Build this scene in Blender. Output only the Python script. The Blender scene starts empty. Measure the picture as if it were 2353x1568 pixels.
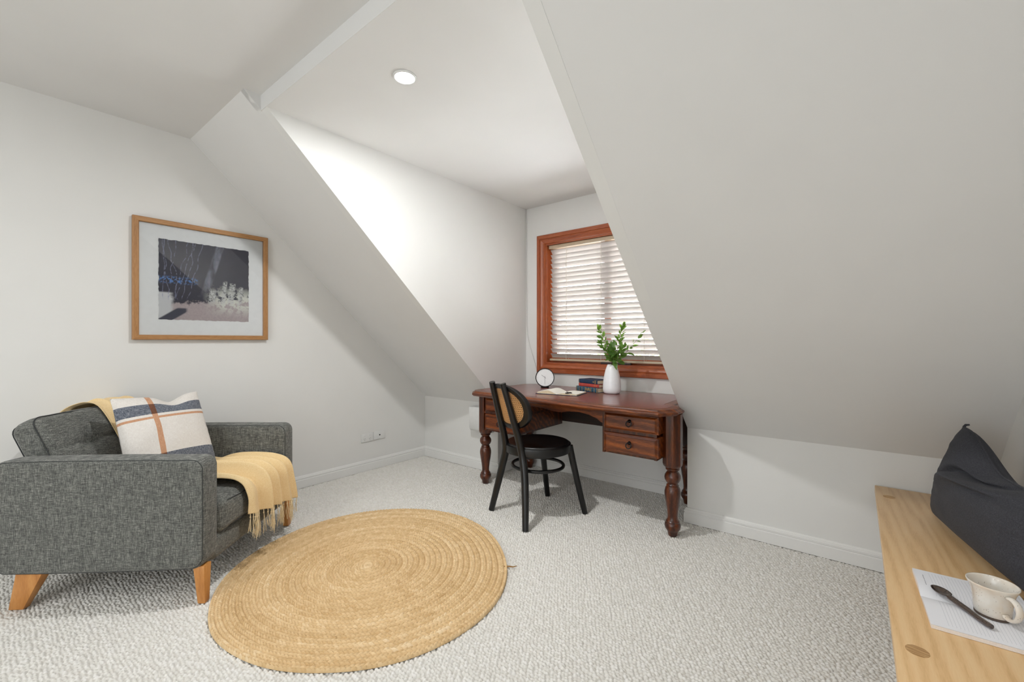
import bpy, bmesh, math, random
import numpy as np
from mathutils import Vector, Matrix, noise
PI = math.pi
random.seed(7)
sc = bpy.context.scene
COL = sc.collection

# ------------------------------------------------------------------ camera
cam_d = bpy.data.cameras.new('camera')
cam = bpy.data.objects.new('camera', cam_d)
COL.objects.link(cam)
cam_d.sensor_width = 36.0
cam_d.lens = 986.5 / 2353 * 36.0
cam_d.clip_start = 0.02
cam.location = (0, 0, 1.15)
cam.rotation_euler = (PI / 2, 0, math.radians(38.8))
sc.camera = cam

# ------------------------------------------------------------------ exposure
sc.view_settings.view_transform = 'Standard'
sc.view_settings.look = 'None'
sc.view_settings.gamma = 1.0
sc.view_settings.use_curve_mapping = False
sc.view_settings.exposure = 0.12

# ------------------------------------------------------------------ sky
world = bpy.data.worlds.new('sky')
sc.world = world
world.use_nodes = True
wn = world.node_tree.nodes
bg = wn['Background']
bg.inputs['Color'].default_value = (0.93, 0.97, 1.0, 1)
bg.inputs['Strength'].default_value = 1.0
_tc = world.node_tree.nodes.new('ShaderNodeTexCoord')
_sp = world.node_tree.nodes.new('ShaderNodeSeparateXYZ')
_cr = world.node_tree.nodes.new('ShaderNodeValToRGB')
world.node_tree.links.new(_tc.outputs['Generated'], _sp.inputs[0])
world.node_tree.links.new(_sp.outputs[2], _cr.inputs[0])
# overcast sky above; added bright band below the horizon to lift the dormer ceiling
_cr.color_ramp.elements[0].position = 0.0
_cr.color_ramp.elements[0].color = (1, 1, 1, 1)
world.node_tree.nodes.remove(_cr)
_map = world.node_tree.nodes.new('ShaderNodeFloatCurve')
_m2 = world.node_tree.nodes.new('ShaderNodeMath')
_m2.operation = 'MULTIPLY_ADD'
_m2.inputs[1].default_value = 0.5
_m2.inputs[2].default_value = 0.5
world.node_tree.links.new(_sp.outputs[2], _m2.inputs[0])
world.node_tree.links.new(_m2.outputs[0], _map.inputs['Value'])
# straight down: dimmed to spare the slats; below horizon: added uplight; above: sky
_c = _map.mapping.curves[0]
for _p, _v in ((0.0, 0.06), (0.16, 0.06), (0.20, 1.0), (0.46, 1.0), (0.53, 0.30), (1.0, 0.30)):
    _pt = _c.points.new(_p, _v)
    _pt.handle_type = 'VECTOR'
_c.points[0].location = (0.0, 0.06)
_c.points[-1].location = (1.0, 0.30)
_map.mapping.update()
_m3 = world.node_tree.nodes.new('ShaderNodeMath')
_m3.operation = 'MULTIPLY'
_m3.inputs[1].default_value = 29.0
world.node_tree.links.new(_map.outputs[0], _m3.inputs[0])
world.node_tree.links.new(_m3.outputs[0], bg.inputs['Strength'])


def lamp(name, kind, loc, energy, color=(1, 1, 1), rot=(0, 0, 0), **kw):
    d = bpy.data.lights.new(name, kind)
    d.energy = energy
    d.color = color
    for k, v in kw.items():
        setattr(d, k, v)
    o = bpy.data.objects.new(name, d)
    o.location = loc
    o.rotation_euler = rot
    COL.objects.link(o)
    return o

# daylight finds the dormer window through a portal just outside the glass
port = lamp('window_portal', 'AREA', (-1.637, 3.47, 1.49), 1.0, rot=(-PI / 2, 0, 0), shape='RECTANGLE', size=1.3, size_y=1.24)
port.data.cycles.is_portal = True
# soft fill lamps added under the main ceiling behind the camera, without fittings
for (x, y, e) in ((-1.9, -1.3, 9), (-0.5, -1.7, 9)):
    lamp('ceiling_fill', 'AREA', (x, y, 2.44), e, (0.975, 0.99, 1.0), shape='DISK', size=0.55)
# unseen fill panel added in front of the solid rear wall
lamp('rear_fill', 'AREA', (-1.0, -2.42, 1.35), 30, (0.92, 0.965, 1.0), rot=(PI / 2, 0, 0), shape='RECTANGLE', size=2.2, size_y=1.9)

# ------------------------------------------------------------------ materials
def mat_new(name):
    m = bpy.data.materials.new(name)
    m.use_nodes = True
    nt = m.node_tree
    return m, nt, nt.nodes['Principled BSDF']

def s2l(c):
    return tuple(((v / 255) / 12.92 if v / 255 <= 0.04045 else ((v / 255 + 0.055) / 1.055) ** 2.4) for v in c) + (1.0,)

class NT:
    """small wrapper for node building"""
    def __init__(self, nt):
        self.nt = nt
    def n(self, typ, **kw):
        x = self.nt.nodes.new(typ)
        for k, v in kw.items():
            if k.startswith('i_'):
                x.inputs[k[2:].replace('_', ' ')].default_value = v
            else:
                setattr(x, k, v)
        return x
    def l(self, a, b):
        self.nt.links.new(a, b)
    def coord(self, scale=(1, 1, 1), rot=(0, 0, 0), kind='Object', loc=(0, 0, 0)):
        t = self.n('ShaderNodeTexCoord')
        mp = self.n('ShaderNodeMapping')
        mp.inputs['Scale'].default_value = scale
        mp.inputs['Rotation'].default_value = rot
        mp.inputs['Location'].default_value = loc
        self.l(t.outputs[kind], mp.inputs['Vector'])
        return mp.outputs[0]
    def noise(self, vec, scale, detail=2, rough=0.5, dist=0.0):
        x = self.n('ShaderNodeTexNoise')
        x.inputs['Scale'].default_value = scale
        x.inputs['Detail'].default_value = detail
        x.inputs['Roughness'].default_value = rough
        x.inputs['Distortion'].default_value = dist
        if vec is not None:
            self.l(vec, x.inputs['Vector'])
        return x.outputs[0]
    def ramp(self, fac, stops, interp='LINEAR'):
        r = self.n('ShaderNodeValToRGB')
        cr = r.color_ramp
        cr.interpolation = interp
        while len(cr.elements) < len(stops):
            cr.elements.new(0.5)
        for e, (p, c) in zip(cr.elements, stops):
            e.position = p
            e.color = c if len(c) == 4 else tuple(c) + (1,)
        self.l(fac, r.inputs[0])
        return r.outputs[0]
    def math(self, op, a, b=None, c=None):
        x = self.n('ShaderNodeMath', operation=op)
        for i, v in enumerate((a, b, c)):
            if v is None:
                continue
            if hasattr(v, 'links'):
                self.l(v, x.inputs[i])
            else:
                x.inputs[i].default_value = v
        return x.outputs[0]
    def mix(self, fac, a, b, blend='MIX'):
        x = self.n('ShaderNodeMix', data_type='RGBA', blend_type=blend)
        for i, v in ((0, fac), (6, a), (7, b)):
            if hasattr(v, 'links'):
                self.l(v, x.inputs[i])
            else:
                x.inputs[i].default_value = v
        return x.outputs[2]
    def bump(self, h, strength, dist, bsdf):
        b = self.n('ShaderNodeBump')
        b.inputs['Strength'].default_value = strength
        b.inputs['Distance'].default_value = dist
        self.l(h, b.inputs['Height'])
        self.l(b.outputs[0], bsdf.inputs['Normal'])
        return b

def plain(name, col, rough=0.5, metal=0.0, coat=0.0, bump=None, vary=0.0, scale=40):
    m, nt, b = mat_new(name)
    N = NT(nt)
    c = s2l(col)
    b.inputs['Roughness'].default_value = rough
    b.inputs['Metallic'].default_value = metal
    b.inputs['Coat Weight'].default_value = coat
    b.inputs['Coat Roughness'].default_value = 0.15
    v = N.coord()
    nz = N.noise(v, scale, 3)
    k = vary if vary else 0.02
    lo = tuple(x * (1 - k) for x in c[:3]) + (1,)
    hi = tuple(min(1, x * (1 + k)) for x in c[:3]) + (1,)
    N.l(N.ramp(nz, [(0.3, lo), (0.7, hi)]), b.inputs['Base Color'])
    if bump:
        N.bump(N.noise(v, bump[0], 2), bump[1], bump[2], b)
    return m

def wood(name, cols, stretch=(1, 1, 1), scale=10, rough=0.4, coat=0.0, ring=0.35, fine=0.25, bump=0.15, spec=0.5):
    """cols: dark, mid, light; stretch < 1 along the grain"""
    m, nt, b = mat_new(name)
    N = NT(nt)
    v = N.coord(stretch)
    warp = N.noise(v, scale * 0.35, 3, 0.55)
    big = N.noise(v, scale, 4, 0.6, 1.2)
    w = N.n('ShaderNodeTexWave', wave_type='BANDS', bands_direction='DIAGONAL')
    w.inputs['Scale'].default_value = scale * 0.55
    w.inputs['Distortion'].default_value = 7
    w.inputs['Detail'].default_value = 3
    w.inputs['Detail Scale'].default_value = 0.8
    N.l(v, w.inputs['Vector'])
    f = N.noise(N.coord(tuple(s * 9 for s in stretch)), scale * 1.6, 2, 0.6)
    a = N.math('MULTIPLY_ADD', w.outputs['Fac'], ring, N.math('MULTIPLY', big, 1 - ring))
    a2 = N.math('MULTIPLY_ADD', f, fine, N.math('MULTIPLY', a, 1 - fine))
    d, mi, li = [s2l(c) for c in cols]
    N.l(N.ramp(a2, [(0.25, d), (0.48, mi), (0.72, li)]), b.inputs['Base Color'])
    b.inputs['Roughness'].default_value = rough
    b.inputs['Coat Weight'].default_value = coat
    b.inputs['Coat Roughness'].default_value = 0.12
    b.inputs['Specular IOR Level'].default_value = spec
    if bump:
        N.bump(a2, bump, 0.0006, b)
    return m

def weave(name, dark, mid, light, sc_t=330, streak=0.1, rough=0.95, bump=0.5, sheen=0.15, hue=None):
    """cloth of crossing slubby threads"""
    m, nt, b = mat_new(name)
    N = NT(nt)
    h = N.noise(N.coord((streak, streak, 1)), sc_t, 2, 0.7)
    v = N.noise(N.coord((1, 1, streak)), sc_t, 2, 0.7)
    s = N.noise(N.coord(), sc_t * 0.5, 2, 0.6)
    a = N.math('ADD', N.math('MULTIPLY', h, 0.42), N.math('MULTIPLY', v, 0.42))
    a = N.math('ADD', a, N.math('MULTIPLY', s, 0.16))
    col = N.ramp(a, [(0.36, s2l(dark)), (0.5, s2l(mid)), (0.64, s2l(light))])
    big = N.noise(N.coord(), 7, 3)
    if hue is None:
        hue = mid
    col = N.mix(N.math('MULTIPLY', big, 0.12), col, s2l(hue))
    N.l(col, b.inputs['Base Color'])
    b.inputs['Roughness'].default_value = rough
    b.inputs['Specular IOR Level'].default_value = 0.2
    b.inputs['Sheen Weight'].default_value = sheen
    b.inputs['Sheen Roughness'].default_value = 0.5
    N.bump(a, bump, 0.0012, b)
    return m

M = {}
M['paint'] = plain('wall_paint', (228, 227, 224), 0.7, bump=(900, 0.05, 0.0005), vary=0.012, scale=3)
M['ceil'] = plain('ceiling_paint', (226, 225, 223), 0.85, bump=(700, 0.05, 0.0005), vary=0.012, scale=3)
M['gloss_white'] = plain('skirting_enamel', (232, 231, 228), 0.4, vary=0.005)
M['plastic_white'] = plain('white_plastic', (226, 226, 224), 0.35)
M['jarrah'] = wood('red_window_timber', ((108, 46, 18), (160, 78, 38), (188, 108, 62)), (1, 1, 0.06), 26, 0.32, 0.5, 0.15, 0.5, 0.1)
M['jarrah_h'] = wood('red_window_timber_rail', ((108, 46, 18), (160, 78, 38), (188, 108, 62)), (0.06, 1, 1), 26, 0.32, 0.5, 0.15, 0.5, 0.1)
M['mahogany'] = wood('mahogany', ((26, 9, 3), (66, 27, 9), (124, 60, 20)), (1, 1, 0.09), 22, 0.34, 0.3, 0.25, 0.45, 0.12)
M['mahogany_h'] = wood('mahogany_rail', ((32, 11, 4), (94, 42, 13), (158, 84, 30)), (0.09, 1, 1), 22, 0.36, 0.25, 0.25, 0.45, 0.12)
M['mahogany_dark'] = wood('mahogany_inner', ((16, 5, 3), (32, 11, 5), (50, 20, 9)), (0.1, 1, 1), 20, 0.5, 0.1, 0.25, 0.4, 0.1)
M['leather'] = plain('oxblood_leather', (120, 56, 48), 0.34, bump=(420, 0.25, 0.0006), vary=0.16, scale=25)
M['leather'].node_tree.nodes['Principled BSDF'].inputs['Coat Weight'].default_value = 0.6
M['blackwood'] = plain('black_lacquer', (7, 7, 8), 0.36, coat=0.12, bump=(90, 0.05, 0.0008), vary=0.25, scale=30)
M['blackmetal'] = plain('black_metal', (16, 15, 16), 0.3, metal=0.4, vary=0.1)
M['sofa'] = weave('grey_slub_fabric', (54, 55, 54), (102, 103, 99), (158, 158, 151), 420, 0.09, hue=(86, 88, 82))
M['sofa_dark'] = plain('dark_thread', (56, 58, 58), 0.9, vary=0.2)
M['oakleg'] = wood('honey_beech', ((168, 106, 48), (198, 134, 68), (214, 154, 88)), (1, 1, 0.12), 18, 0.42, 0.15, 0.25, 0.4)
M['frameoak'] = wood('oak_frame', ((128, 84, 44), (168, 120, 72), (194, 150, 100)), (1, 1, 0.04), 60, 0.5, 0.0, 0.1, 0.6)
M['frameoak_h'] = wood('oak_frame_rail', ((128, 84, 44), (168, 120, 72), (194, 150, 100)), (1, 0.04, 1), 60, 0.5, 0.0, 0.1, 0.6)
M['bench'] = wood('pale_maple', ((206, 164, 112), (226, 187, 136), (232, 198, 150)), (1, 0.08, 1), 30, 0.42, 0.12, 0.35, 0.3, 0.04)
M['tenon'] = wood('end_grain', ((150, 110, 66), (184, 143, 94), (206, 168, 118)), (0.5, 3, 1), 40, 0.5, 0.0, 0.4, 0.4)
M['throw'] = weave('mustard_linen', (226, 192, 138), (238, 210, 160), (246, 224, 182), 600, 0.25, bump=0.12, sheen=0.1)
M['thread'] = plain('mustard_yarn', (238, 218, 178), 0.9, vary=0.15)
M['charcoal'] = weave('charcoal_linen', (46, 46, 50), (62, 62, 67), (80, 80, 85), 700, 0.3, bump=0.25, sheen=0.04)
M['paper'] = plain('page_paper', (244, 243, 240), 0.8)
M['paper_edge'] = plain('page_edges', (226, 208, 176), 0.85, bump=(600, 0.3, 0.0005), vary=0.1, scale=200)
M['blue_cloth'] = plain('navy_book_cloth', (22, 46, 74), 0.6, bump=(500, 0.2, 0.0004), vary=0.25)
M['red_cloth'] = plain('red_book_cloth', (176, 66, 56), 0.6, bump=(500, 0.2, 0.0004), vary=0.15)
M['gilt'] = plain('gilt', (196, 158, 92), 0.4, metal=0.4, vary=0.2)
M['clock_face'] = plain('clock_face_white', (238, 238, 238), 0.5)
M['vase'] = plain('white_porcelain', (240, 241, 243), 0.28, coat=0.3)
M['cable'] = plain('white_cable', (222, 221, 218), 0.5)
M['slat'] = plain('blind_slat_paint', (190, 184, 180), 0.45, vary=0.03)
M['slat_dark'] = plain('blind_rail_paint', (196, 178, 152), 0.45, vary=0.04)
M['cord'] = plain('blind_cord', (214, 206, 196), 0.8)
M['spoon'] = plain('bronze_glaze', (64, 48, 38), 0.16, coat=0.8, vary=0.35, scale=160)
M['stem'] = plain('plant_stem', (96, 88, 58), 0.6, vary=0.2)
M['latch'] = plain('aged_bronze_latch', (74, 66, 66), 0.35, metal=0.7)
M['bark'] = plain('tree_bark', (96, 84, 70), 0.9, vary=0.3)

def leaf_mat(name, c1, c2):
    m, nt, b = mat_new(name)
    N = NT(nt)
    nz = N.noise(N.coord(), 26, 2)
    N.l(N.ramp(nz, [(0.35, s2l(c1)), (0.65, s2l(c2))]), b.inputs['Base Color'])
    b.inputs['Roughness'].default_value = 0.4
    tr = N.n('ShaderNodeBsdfTranslucent')
    tr.inputs['Color'].default_value = s2l((150, 190, 60))
    mx = N.n('ShaderNodeMixShader')
    mx.inputs[0].default_value = 0.3
    out = nt.nodes['Material Output']
    N.l(b.outputs[0], mx.inputs[1])
    N.l(tr.outputs[0], mx.inputs[2])
    N.l(mx.outputs[0], out.inputs['Surface'])
    return m
M['leaf'] = leaf_mat('glossy_leaf', (44, 84, 36), (96, 134, 62))
M['tree_leaf'] = leaf_mat('garden_leaf', (90, 130, 60), (150, 176, 96))

def glass_mat(name, rough=0.0, tint=(1, 1, 1, 1), refl=0.06):
    m, nt, b = mat_new(name)
    N = NT(nt)
    nt.nodes.remove(b)
    t = N.n('ShaderNodeBsdfTransparent')
    t.inputs[0].default_value = tint
    g = N.n('ShaderNodeBsdfGlossy')
    g.inputs['Roughness'].default_value = rough
    fr = N.n('ShaderNodeFresnel')
    fr.inputs[0].default_value = 1.5
    mx = N.n('ShaderNodeMixShader')
    N.l(fr.outputs[0], mx.inputs[0])
    N.l(t.outputs[0], mx.inputs[1])
    N.l(g.outputs[0], mx.inputs[2])
    N.l(mx.outputs[0], nt.nodes['Material Output'].inputs['Surface'])
    return m
M['glass'] = glass_mat('clear_glass')

def emit_mat(name, col, strength):
    m, nt, b = mat_new(name)
    b.inputs['Emission Color'].default_value = col
    b.inputs['Emission Strength'].default_value = strength
    return m
M['lamp_glow'] = emit_mat('lamp_diffuser', (1, 0.98, 0.95, 1), 60)

def carpet_mat():
    m, nt, b = mat_new('loop_pile_carpet')
    N = NT(nt)
    at = N.n('ShaderNodeAttribute', attribute_name='tuft')
    v = N.coord()
    f = N.noise(v, 900, 2)
    big = N.noise(v, 1.3, 3)
    a = N.math('ADD', N.math('MULTIPLY', at.outputs['Fac'], 0.6), N.math('MULTIPLY', f, 0.4))
    col = N.ramp(a, [(0.2, s2l((224, 220, 213))), (0.5, s2l((230, 227, 220))), (0.8, s2l((236, 233, 228)))])
    col = N.mix(N.math('MULTIPLY', big, 0.16), col, s2l((208, 203, 195)))
    N.l(col, b.inputs['Base Color'])
    b.inputs['Roughness'].default_value = 1.0
    b.inputs['Specular IOR Level'].default_value = 0.05
    N.bump(N.noise(v, 1300, 2), 0.5, 0.0015, b)
    return m
M['carpet'] = carpet_mat()

def jute_mat():
    m, nt, b = mat_new('braided_jute')
    N = NT(nt)
    at = N.n('ShaderNodeAttribute', attribute_name='tuft')
    v = N.coord()
    f = N.noise(v, 420, 3, 0.7)
    big = N.noise(v, 2.2, 3)
    a = N.math('ADD', N.math('MULTIPLY', at.outputs['Fac'], 0.5), N.math('MULTIPLY', f, 0.3))
    a = N.math('ADD', a, N.math('MULTIPLY', big, 0.2))
    col = N.ramp(a, [(0.2, s2l((150, 108, 62))), (0.36, s2l((208, 174, 126))), (0.62, s2l((229, 199, 154))), (0.8, s2l((244, 224, 190)))])
    N.l(col, b.inputs['Base Color'])
    b.inputs['Roughness'].default_value = 0.85
    b.inputs['Specular IOR Level'].default_value = 0.25
    N.bump(f, 0.5, 0.0015, b)
    return m
M['jute'] = jute_mat()

# ------------------------------------------------------------------ mesh helpers
class MB:
    def __init__(self):
        self.v, self.f, self.uv = [], [], {}
    def add(self, vs, fs):
        o = len(self.v)
        self.v += [tuple(p) for p in vs]
        self.f += [tuple(i + o for i in f) for f in fs]
        return self
    def box(self, lo, hi, rot=0.0, pivot=None):
        x0, y0, z0 = lo
        x1, y1, z1 = hi
        vs = [(x0, y0, z0), (x1, y0, z0), (x1, y1, z0), (x0, y1, z0), (x0, y0, z1), (x1, y0, z1), (x1, y1, z1), (x0, y1, z1)]
        return self.add(vs, [(0, 3, 2, 1), (4, 5, 6, 7), (0, 1, 5, 4), (1, 2, 6, 5), (2, 3, 7, 6), (3, 0, 4, 7)])
    def prism(self, pts, axis, a, b):
        """pts: 2D polygon in the plane normal to axis (0: yz, 1: xz, 2: xy), extruded from a to b"""
        def P(p, t):
            if axis == 0: return (t, p[0], p[1])
            if axis == 1: return (p[0], t, p[1])
            return (p[0], p[1], t)
        n = len(pts)
        vs = [P(p, a) for p in pts] + [P(p, b) for p in pts]
        fs = [tuple(range(n))[::-1], tuple(range(n, 2 * n))] + [(i, (i + 1) % n, n + (i + 1) % n, n + i) for i in range(n)]
        return self.add(vs, fs)
    def loft(self, rings, cap=True, closed=False):
        n = len(rings[0])
        vs = [p for r in rings for p in r]
        m = len(rings)
        fs = []
        for i in range(m if closed else m - 1):
            j = (i + 1) % m
            for k in range(n):
                fs.append((i * n + k, i * n + (k + 1) % n, j * n + (k + 1) % n, j * n + k))
        if cap and not closed:
            fs.append(tuple(range(n))[::-1])
            fs.append(tuple((m - 1) * n + k for k in range(n)))
        return self.add(vs, fs)
    def lathe(self, prof, seg=32, c=(0, 0), cap=True):
        rings = [[(c[0] + r * math.cos(2 * PI * k / seg), c[1] + r * math.sin(2 * PI * k / seg), z) for k in range(seg)] for r, z in prof]
        return self.loft(rings, cap)
    def tube(self, pts, r, seg=8, closed=False, flat=None):
        pts = [Vector(p) for p in pts]
        m = len(pts)
        rr = r if isinstance(r, (list, tuple)) else [r] * m
        rings = []
        prev = None
        for i, p in enumerate(pts):
            if closed:
                t = pts[(i + 1) % m] - pts[i - 1]
            else:
                t = pts[min(i + 1, m - 1)] - pts[max(i - 1, 0)]
            t.normalize()
            if prev is None:
                up = Vector((0, 0, 1)) if abs(t.z) < 0.9 else Vector((1, 0, 0))
            else:
                up = prev
            s = t.cross(up).normalized()
            u = s.cross(t).normalized()
            prev = u
            fx, fy = (1, 1) if flat is None else flat
            rings.append([tuple(p + s * (rr[i] * fx * math.cos(2 * PI * k / seg)) + u * (rr[i] * fy * math.sin(2 * PI * k / seg))) for k in range(seg)])
        return self.loft(rings, True, closed)
    def grid(self, fn, nu, nv, uv=False, wrap_u=False):
        o = len(self.v)
        for j in range(nv):
            for i in range(nu):
                self.v.append(tuple(fn(i / (nu if wrap_u else nu - 1), j / (nv - 1))))
        for j in range(nv - 1):
            for i in range(nu if wrap_u else nu - 1):
                i2 = (i + 1) % nu
                f = (o + j * nu + i, o + j * nu + i2, o + (j + 1) * nu + i2, o + (j + 1) * nu + i)
                if uv:
                    self.uv[len(self.f)] = [(i / (nu - 1), j / (nv - 1)), ((i + 1) / (nu - 1), j / (nv - 1)), ((i + 1) / (nu - 1), (j + 1) / (nv - 1)), (i / (nu - 1), (j + 1) / (nv - 1))]
                self.f.append(f)
        return self
    def build(self, name, mat, parent=None, smooth=False, bevel=0.0, bseg=2, subsurf=0, angle=35, loc=None, rot=None):
        me = bpy.data.meshes.new(name)
        me.from_pydata(self.v, [], self.f)
        if self.uv:
            ul = me.uv_layers.new(name='UVMap')
            for pi, p in enumerate(me.polygons):
                if pi in self.uv:
                    for li, c in zip(p.loop_indices, self.uv[pi]):
                        ul.data[li].uv = c
        bm = bmesh.new()
        bm.from_mesh(me)
        bmesh.ops.recalc_face_normals(bm, faces=bm.faces)
        if bevel:
            ed = [e for e in bm.edges if len(e.link_faces) == 2 and e.calc_face_angle(0) > math.radians(angle)]
            bmesh.ops.bevel(bm, geom=ed, offset=bevel, segments=bseg, profile=0.5, affect='EDGES', clamp_overlap=True)
        bm.to_mesh(me)
        bm.free()
        if smooth or bevel:
            me.polygons.foreach_set('use_smooth', [True] * len(me.polygons))
            if bevel or smooth == 'auto':
                try:
                    me.set_sharp_from_angle(angle=math.radians(40))
                except Exception:
                    pass
        me.materials.append(mat)
        o = bpy.data.objects.new(name, me)
        COL.objects.link(o)
        if parent is not None:
            o.parent = parent
        if loc is not None:
            o.location = loc
        if rot is not None:
            o.rotation_euler = rot
        if subsurf:
            md = o.modifiers.new('smooth', 'SUBSURF')
            md.levels = md.render_levels = subsurf
        return o

def tag(o, label=None, cat=None, group=None, kind=None):
    if label: o['label'] = label
    if cat: o['category'] = cat
    if group: o['group'] = group
    if kind: o['kind'] = kind
    return o

def thing(name, loc, rotz, label, cat, group=None):
    o = bpy.data.objects.new(name, None)
    o.empty_display_size = 0.1
    o.location = loc
    o.rotation_euler = (0, 0, rotz)
    COL.objects.link(o)
    return tag(o, label, cat, group)

def struct(o):
    o['kind'] = 'structure'
    return o

def smoothstep(a, b, x):
    t = max(0.0, min(1.0, (x - a) / (b - a)))
    return t * t * (3 - 2 * t)

def catmull(pts, n):
    P = [Vector(p) for p in pts]
    P = [P[0] * 2 - P[1]] + P + [P[-1] * 2 - P[-2]]
    out = []
    segs = len(P) - 3
    for i in range(n):
        t = i / (n - 1) * segs
        k = min(int(t), segs - 1)
        t -= k
        a, b, c, d = P[k:k + 4]
        out.append(0.5 * ((2 * b) + (c - a) * t + (2 * a - 5 * b + 4 * c - d) * t * t + (3 * b - a - 3 * c + d) * t ** 3))
    return out

# ------------------------------------------------------------------ room shell
XL, XR = -3.398, 0.488          # left and right walls
YK, YW, YB = 2.828, 3.236, -2.5  # knee wall, window wall, rear wall
KH, CH, DH = 0.598, 2.472, 2.388  # knee height, ceiling, dormer ceiling
CLX, CRX = -2.430, -0.843       # dormer cheeks
SL = (CH - KH) / (YK - 0.870)   # roof slope
def rake_y(z): return YK - (z - KH) / SL
T = 0.08
Yc = 0.952                       # face of the small bulkhead

def tone(o):
    return struct(o)

tone(MB().box((XL - T, YB - T, 0), (XL, YK + T, CH + T)).build('wall_left', M['paint']))
tone(MB().box((XR, YB - T, 0), (XR + T, YK + T, CH + T)).build('wall_right', M['paint']))
tone(MB().box((XL, YB - T, 0), (XR, YB, CH + T)).build('wall_rear', M['paint']))
tone(MB().box((XL, YK, 0), (CLX - 0.001, YK + T, KH)).build('wall_knee_left', M['paint']))
tone(MB().box((CRX + 0.001, YK, 0), (XR, YK + T, KH)).build('wall_knee_right', M['paint']))
nrm = Vector((0, SL, 1)).normalized() * T
def rake(name, x0, x1, ztop):
    y1 = rake_y(ztop)
    pts = [(YK, KH), (y1, ztop), (y1 + nrm.y, ztop + nrm.z), (YK + nrm.y, KH + nrm.z)]
    return tone(MB().prism(pts, 0, x0, x1).build(name, M['ceil']))
rake('ceiling_slope_left', XL, -2.50, CH)
rake('ceiling_slope_left_corner', -2.50, CLX - 0.001, 2.388)
rake('ceiling_slope_right', CRX + 0.001, XR, CH)
tone(MB().prism([(rake_y(CH), CH), (YB, CH), (YB, CH + T), (rake_y(CH), CH + T)], 0, XL, XR).build('ceiling', M['ceil']))
tone(MB().box((-2.50, rake_y(CH), CH), (CRX + 0.06, Yc + 0.001, CH + T)).build('ceiling_return', M['ceil']))
tone(MB().box((-2.50, Yc, DH + 0.0005), (CRX + 0.06, Yc + 0.05, CH + T - 0.01)).build('ceiling_bulkhead', M['ceil']))
tone(MB().prism([(Yc, KH + (YK - Yc) * SL), (rake_y(CH), CH), (rake_y(CH), CH + T), (Yc, CH + T)], 0, -2.54, -2.4992).build('trim_bulkhead_end', M['ceil']))
tone(MB().box((CLX - 0.07, Yc + 0.002, DH), (CRX + 0.07, YW + 0.2, DH + T)).build('ceiling_dormer', M['ceil']))
ck = [(YK + 0.002, 0), (YW + 0.2, 0), (YW + 0.2, DH + T - 0.01), (Yc + 0.06, DH + T - 0.01), (Yc + 0.003, DH), (YK + 0.002, KH)]
tone(MB().prism(ck, 0, CLX - 0.06, CLX).build('wall_cheek_left', M['paint']))
tone(MB().prism(ck, 0, CRX, CRX + 0.06).build('wall_cheek_right', M['paint']))
# window wall with its opening
WX0, WX1, WZ0, WZ1 = -2.212, -1.062, 0.945, 2.03
w = MB()
w.box((CLX, YW, 0), (CRX, YW + 0.2, WZ0))
w.box((CLX, YW, WZ1), (CRX, YW + 0.2, DH))
w.box((CLX, YW, WZ0), (WX0, YW + 0.2, WZ1))
w.box((WX1, YW, WZ0), (CRX, YW + 0.2, WZ1))
tone(w.build('wall_window', M['paint']))

# skirting boards with a two-step top
SK = [(0, 0), (0.017, 0), (0.017, 0.060), (0.0125, 0.0635), (0.0125, 0.066), (0.0145, 0.069), (0.0145, 0.078), (0.010, 0.082), (0.010, 0.085), (0.0055, 0.092), (0, 0.093)]
def skirt(name, p0, p1, n, m0=0, m1=0):
    """profile run from p0 to p1 standing off the wall along n; m: mitre at the ends (+1 outer, -1 inner)"""
    p0, p1, n = Vector(p0), Vector(p1), Vector(n)
    t = (p1 - p0).normalized()
    rings = []
    for p, m in ((p0, -m0), (p1, m1)):
        rings.append([(p.x + n.x * a + t.x * a * m, p.y + n.y * a + t.y * a * m, b) for a, b in SK])
    return tone(MB().loft(rings).build(name, M['gloss_white'], bevel=0.0))
skirt('baseboard_left', (XL, YB, 0), (XL, YK, 0), (1, 0, 0), 0, -1)
skirt('baseboard_knee_left', (XL, YK, 0), (CLX, YK, 0), (0, -1, 0), -1, 1)
skirt('baseboard_cheek_left', (CLX, YK, 0), (CLX, YW, 0), (1, 0, 0), 1, -1)
skirt('baseboard_window', (CLX, YW, 0), (CRX, YW, 0), (0, -1, 0), -1, -1)
skirt('baseboard_cheek_right', (CRX, YW, 0), (CRX, YK, 0), (-1, 0, 0), -1, 1)
skirt('baseboard_knee_right', (CRX, YK, 0), (XR, YK, 0), (0, -1, 0), 1, -1)
skirt('baseboard_right', (XR, YK, 0), (XR, YB, 0), (-1, 0, 0), -1, 0)

# ------------------------------------------------------------------ carpet: a height field of tufted loops
def height_mesh(name, X, Y, Z, tuft, faces, mat, z0=0.0):
    me = bpy.data.meshes.new(name)
    n = X.size
    co = np.empty((n, 3), np.float32)
    co[:, 0], co[:, 1], co[:, 2] = X.ravel(), Y.ravel(), Z.ravel()
    me.vertices.add(n)
    me.vertices.foreach_set('co', co.ravel())
    nf = len(faces)
    me.loops.add(nf * 4)
    me.loops.foreach_set('vertex_index', faces.astype(np.int32).ravel())
    me.polygons.add(nf)
    me.polygons.foreach_set('loop_start', np.arange(nf, dtype=np.int32) * 4)
    me.polygons.foreach_set('loop_total', np.full(nf, 4, np.int32))
    me.polygons.foreach_set('use_smooth', np.ones(nf, bool))
    at = me.attributes.new('tuft', 'FLOAT', 'POINT')
    at.data.foreach_set('value', tuft.ravel().astype(np.float32))
    me.update(calc_edges=True)
    me.materials.append(mat)
    o = bpy.data.objects.new(name, me)
    COL.objects.link(o)
    return o

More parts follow.
